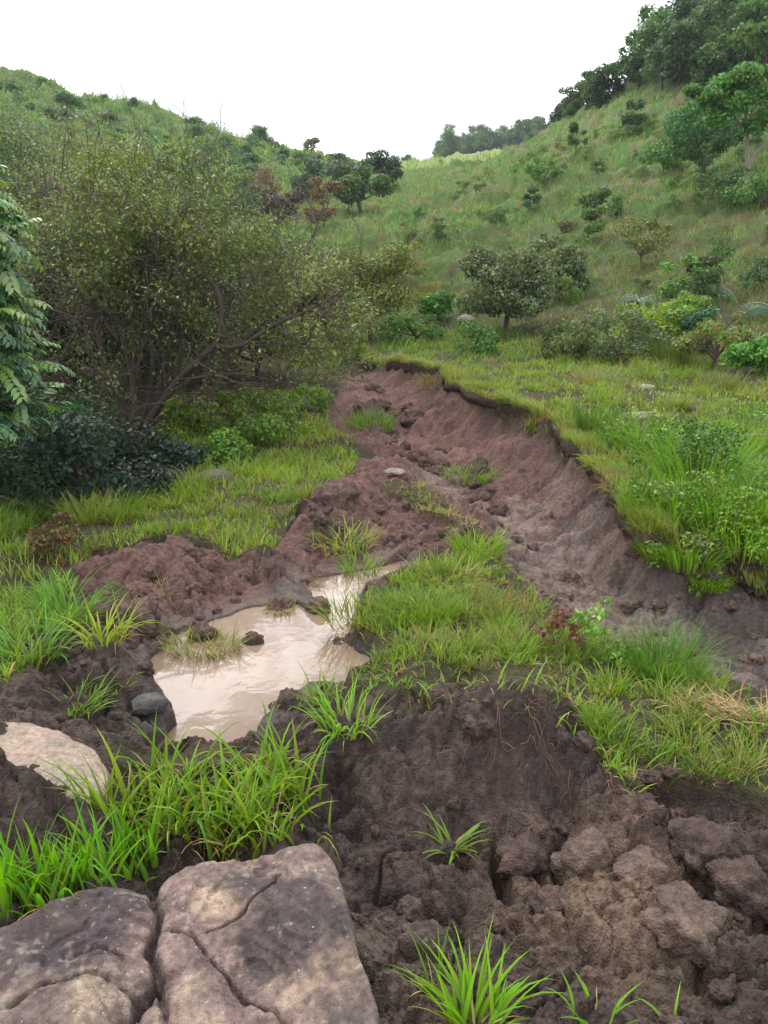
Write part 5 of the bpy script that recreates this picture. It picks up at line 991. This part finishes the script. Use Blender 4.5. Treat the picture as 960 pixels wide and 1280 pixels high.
cover('strip_grass', [(440,790),(450,750),(520,720),(560,700),(620,700),(660,745),(700,780),(780,815),(850,850),(980,890),(1060,960),(960,1040),(860,1010),(740,975),(730,900),(640,875),(480,900),(330,900),(370,850),(440,855),(460,810)], 3300, .075, .008, (.14,.235,.045), .2, .2, 1.2, 4, True, seed=4, alt=(.2,.3,.06), altp=.3)
cover('shore_grass', [(455,610),(530,605),(570,645),(620,690),(600,705),(560,665),(500,640)], 2200, .10, .008, (.19,.25,.07), .35, .2, 1.2, 3, seed=5)
cover('bench_grass', [(420,425),(560,420),(760,430),(1100,420),(1300,560),(1200,760),(950,722),(850,715),(800,655),(740,590),(650,520),(590,500),(550,470),(500,455),(450,445)], 1000, .115, .013, (.155,.25,.055), .16, .2, 1.1, 3, seed=6, alt=(.235,.34,.075), altp=.38)
cover('bench_edge_grass', [(700,540),(780,540),(1000,600),(1100,720),(940,712),(840,706),(790,650),(745,592)], 1500, .13, .010, (.12,.24,.045), .1, .3, 1.2, 4, seed=16, alt=(.19,.31,.06))
cover('verge_grass', None, 1100, .11, .011, (.14,.24,.05), .15, .2, 1.1, 3, seed=21, world_poly=[(1.35,.2),(7,.2),(9,5.2),(2.7,4.6),(1.9,2.6)])
cover('verge_grass', None, 1100, .11, .011, (.14,.24,.05), .15, .2, 1.1, 3, seed=22, world_poly=[(-1.5,.6),(-1.6,2.4),(-2.2,3.4),(-6,5.5),(-6,.6)])
cover('gully_sprigs', [(430,500),(520,580),(640,620),(640,640),(560,612),(440,560)], 40, .10, .009, OLIVE, .4, .3, 1.2, 3, seed=7, soil_ok=True)
# rough tussock grass on the hills: broad blades, thinner with distance
# broken turf edge of the scarp: a ragged slab of rooted sod that juts out over the cut
lp = spline([hit(a, b) for a, b in [(447,455),(470,457),(500,463),(555,472),(600,507),(650,521),(700,547),(744,586),(783,632),(806,676),(850,706),(905,700),(960,694),(1060,700)]], 110)
tg = np.gradient(blur(lp, 6), axis=0)[:, :2]; tg = tg / np.linalg.norm(tg, axis=1, keepdims=True); ou = np.stack([tg[:, 1], -tg[:, 0]], 1); ou *= np.where(ou[:, :1] + .6 * ou[:, 1:] > 0, -1, 1)
of = np.linspace(-.55, .6, 70); gxs = lp[:, 0:1] + ou[:, :1] * of; gys = lp[:, 1:2] + ou[:, 1:] * of; zz_ = gz(gxs.ravel(), gys.ravel()).reshape(gxs.shape)
top_ = np.maximum.accumulate(zz_, 1); drop = (top_ - zz_ > .10) & (of[None] > -.45); ke = np.where(drop.any(1), drop.argmax(1), 35); eo = of[ke] - .03
def sm1(a, s): return blur(np.repeat(np.asarray(a, float)[:, None], 3, 1), s)[:, 1]
eo = sm1(eo, 2.0); n_ = len(lp); s_ = np.concatenate([[0], np.cumsum(np.linalg.norm(np.diff(lp[:, :2], axis=0), axis=1))])
jut = .05 + .10 * vn(s_ * 2.1, s_ * 0, 3) + .05 * vn(s_ * 9, s_ * 0, 4); thk = .05 + .10 * vn(s_ * 1.7, s_ * 0, 5) + .06 * vn(s_ * 11, s_ * 0, 6)
ed = lp[:, :2] + ou * eo[:, None]; zt_ = sm1(gz((ed - ou * .10)[:, 0], (ed - ou * .10)[:, 1]), 2.0)
sec = [(-.22, -.05), (-.10, .004), (0, .012), (.55, .008), (.9, -.012), (1.05, -.35), (.95, -.75), (.7, -1.0), (.25, -1.0), (-.14, -1.3)]
Vs = []
for k, (o_, h_) in enumerate(sec):
    off = o_ * jut if o_ > 0 else np.full(n_, o_); hh_ = h_ * thk if h_ < -.1 else np.full(n_, h_); nz_ = .03 * fbm(s_ * 14, s_ * 0 + k * .7, 90, 3) * (k > 2)
    q_ = ed + ou * (off + nz_)[:, None]; Vs.append(np.stack([q_[:, 0], q_[:, 1], zt_ + hh_ + .02 * fbm(s_ * 13, s_ * 0 + k * .8, 91, 3) * (k > 3)], 1))
Vs = np.stack(Vs, 1); m_ = len(sec); i_ = np.arange(n_ - 1)[:, None] * m_; j_ = np.arange(m_ - 1)[None]
Fs = np.stack([i_ + j_, i_ + j_ + 1, i_ + m_ + j_ + 1, i_ + m_ + j_], -1).reshape(-1, 4); Vf = Vs.reshape(-1, 3)
cs = np.ones((len(Vf), 1)) * A(.060, .042, .036) * (1 + .4 * fbm(Vf[:, 0] * 8, Vf[:, 2] * 20 + Vf[:, 1] * 6, 92, 3))[:, None]
link('turf_edge', mesh_np('turf_edge', Vf, Fs, np.concatenate([cs, np.full((len(cs), 1), .05)], 1), True, [M_LAND]), kind='structure')
bag = Bag(); k_ = rng.integers(0, n_, 16000); N_ = len(k_); u_ = rng.random(N_) ** .8; q = ed[k_] + ou[k_] * (-.22 + u_ * (.22 + jut[k_]))[:, None] + .012 * rng.normal(size=(N_, 2))
a_ = np.arctan2(ou[k_][:, 1], ou[k_][:, 0]) + rng.normal(size=N_) * 1.0; cl_ = vn(s_[k_] * 3.1, s_[k_] * 0, 5); far_ = 1 + .5 * sst(6, 12, q[:, 1])
c_ = vary((.16, .24, .055), N_, .25, .3); d_ = rng.random(N_) < .2 + .3 * (cl_ < .35); c_[d_] = vary((.23, .16, .085), d_.sum(), .1, .3)
blades(bag, np.stack([q[:, 0], q[:, 1], zt_[k_] + .002], 1), (.03 + .13 * rng.random(N_) * (.3 + cl_)) * far_, (.005 + .005 * rng.random(N_)) * far_, a_, .05 + .6 * rng.random(N_), .7 + rng.random(N_) * (.5 + 1.2 * u_), c_, 4, True)
# fine roots dangling from the underside
k_ = rng.integers(0, n_, 2200); N_ = len(k_); q = ed[k_] + ou[k_] * (jut[k_] * rng.random(N_))[:, None]
blades(bag, np.stack([q[:, 0], q[:, 1], zt_[k_] - thk[k_] * .6], 1), .03 + .12 * rng.random(N_), .002 + .002 * rng.random(N_), rng.random(N_) * 6.283, 2.5 + .5 * rng.random(N_), 2.7 + .5 * rng.random(N_), vary((.16, .10, .07), N_, .1, .3), 3, False)
link('edge_grass', bag.mesh('edge_grass', [M_BLADE]), kind='stuff')
def wp(*a): return [hit(*q)[:2] for q in a]
cover('slope_grass', None, 190, .26, .022, (.105,.21,.055), .08, .2, 1.2, 2, seed=8, alt=(.185,.18,.09), altp=.25, world_poly=[(-9,15),(12,12.5),(16,14),(26,30),(-8,30)], zoff=-.03)
cover('slope_grass', None, 90, .36, .036, (.105,.215,.055), .07, .2, 1.2, 2, seed=9, alt=(.185,.18,.095), altp=.25, world_poly=[(-8,30),(26,30),(42,52),(-7,52)], zoff=-.04)
cover('slope_grass', None, 36, .42, .06, (.11,.22,.055), .05, .2, 1.2, 2, seed=10, alt=(.18,.18,.09), altp=.25, world_poly=[(-7,52),(42,52),(52,85),(6,100),(-8,80)], zoff=-.05)
cover('slope_grass', None, 6, .75, .16, (.12,.20,.045), .04, .2, 1.2, 2, seed=11, alt=(.16,.24,.06), altp=.25, world_poly=[(-60,40),(-8,50),(-6,100),(-16,135),(-60,105)], zoff=-.08)
cover('slope_grass', None, 3.5, .8, .2, (.17,.27,.06), .03, .2, 1.2, 2, seed=12, alt=(.2,.3,.08), altp=.25, world_poly=[(-25,105),(14,100),(24,165),(-20,165)], zoff=-.08)

# ------------------------------------------------------------------ air
hz = NT('air'); hz.n('ShaderNodeVolumePrincipled', {'Color': (.80, .88, 1.0, 1), 'Density': .0004, 'Anisotropy': .1}); hz.t.links.new(hz.t.nodes[-1].outputs[0], hz.out.inputs['Volume'])
x0, x1, y0, y1, z0, z1 = -545, 545, -545, 545, -12.0, 60.0
hv = np.array([(x, y, q) for q in (z0, z1) for y in (y0, y1) for x in (x0, x1)], float)
link('haze', mesh_np('haze', hv, np.array([(0, 2, 3, 1), (4, 5, 7, 6), (0, 1, 5, 4), (2, 6, 7, 3), (0, 4, 6, 2), (1, 3, 7, 5)]), None, False, [hz.m]), kind='stuff')
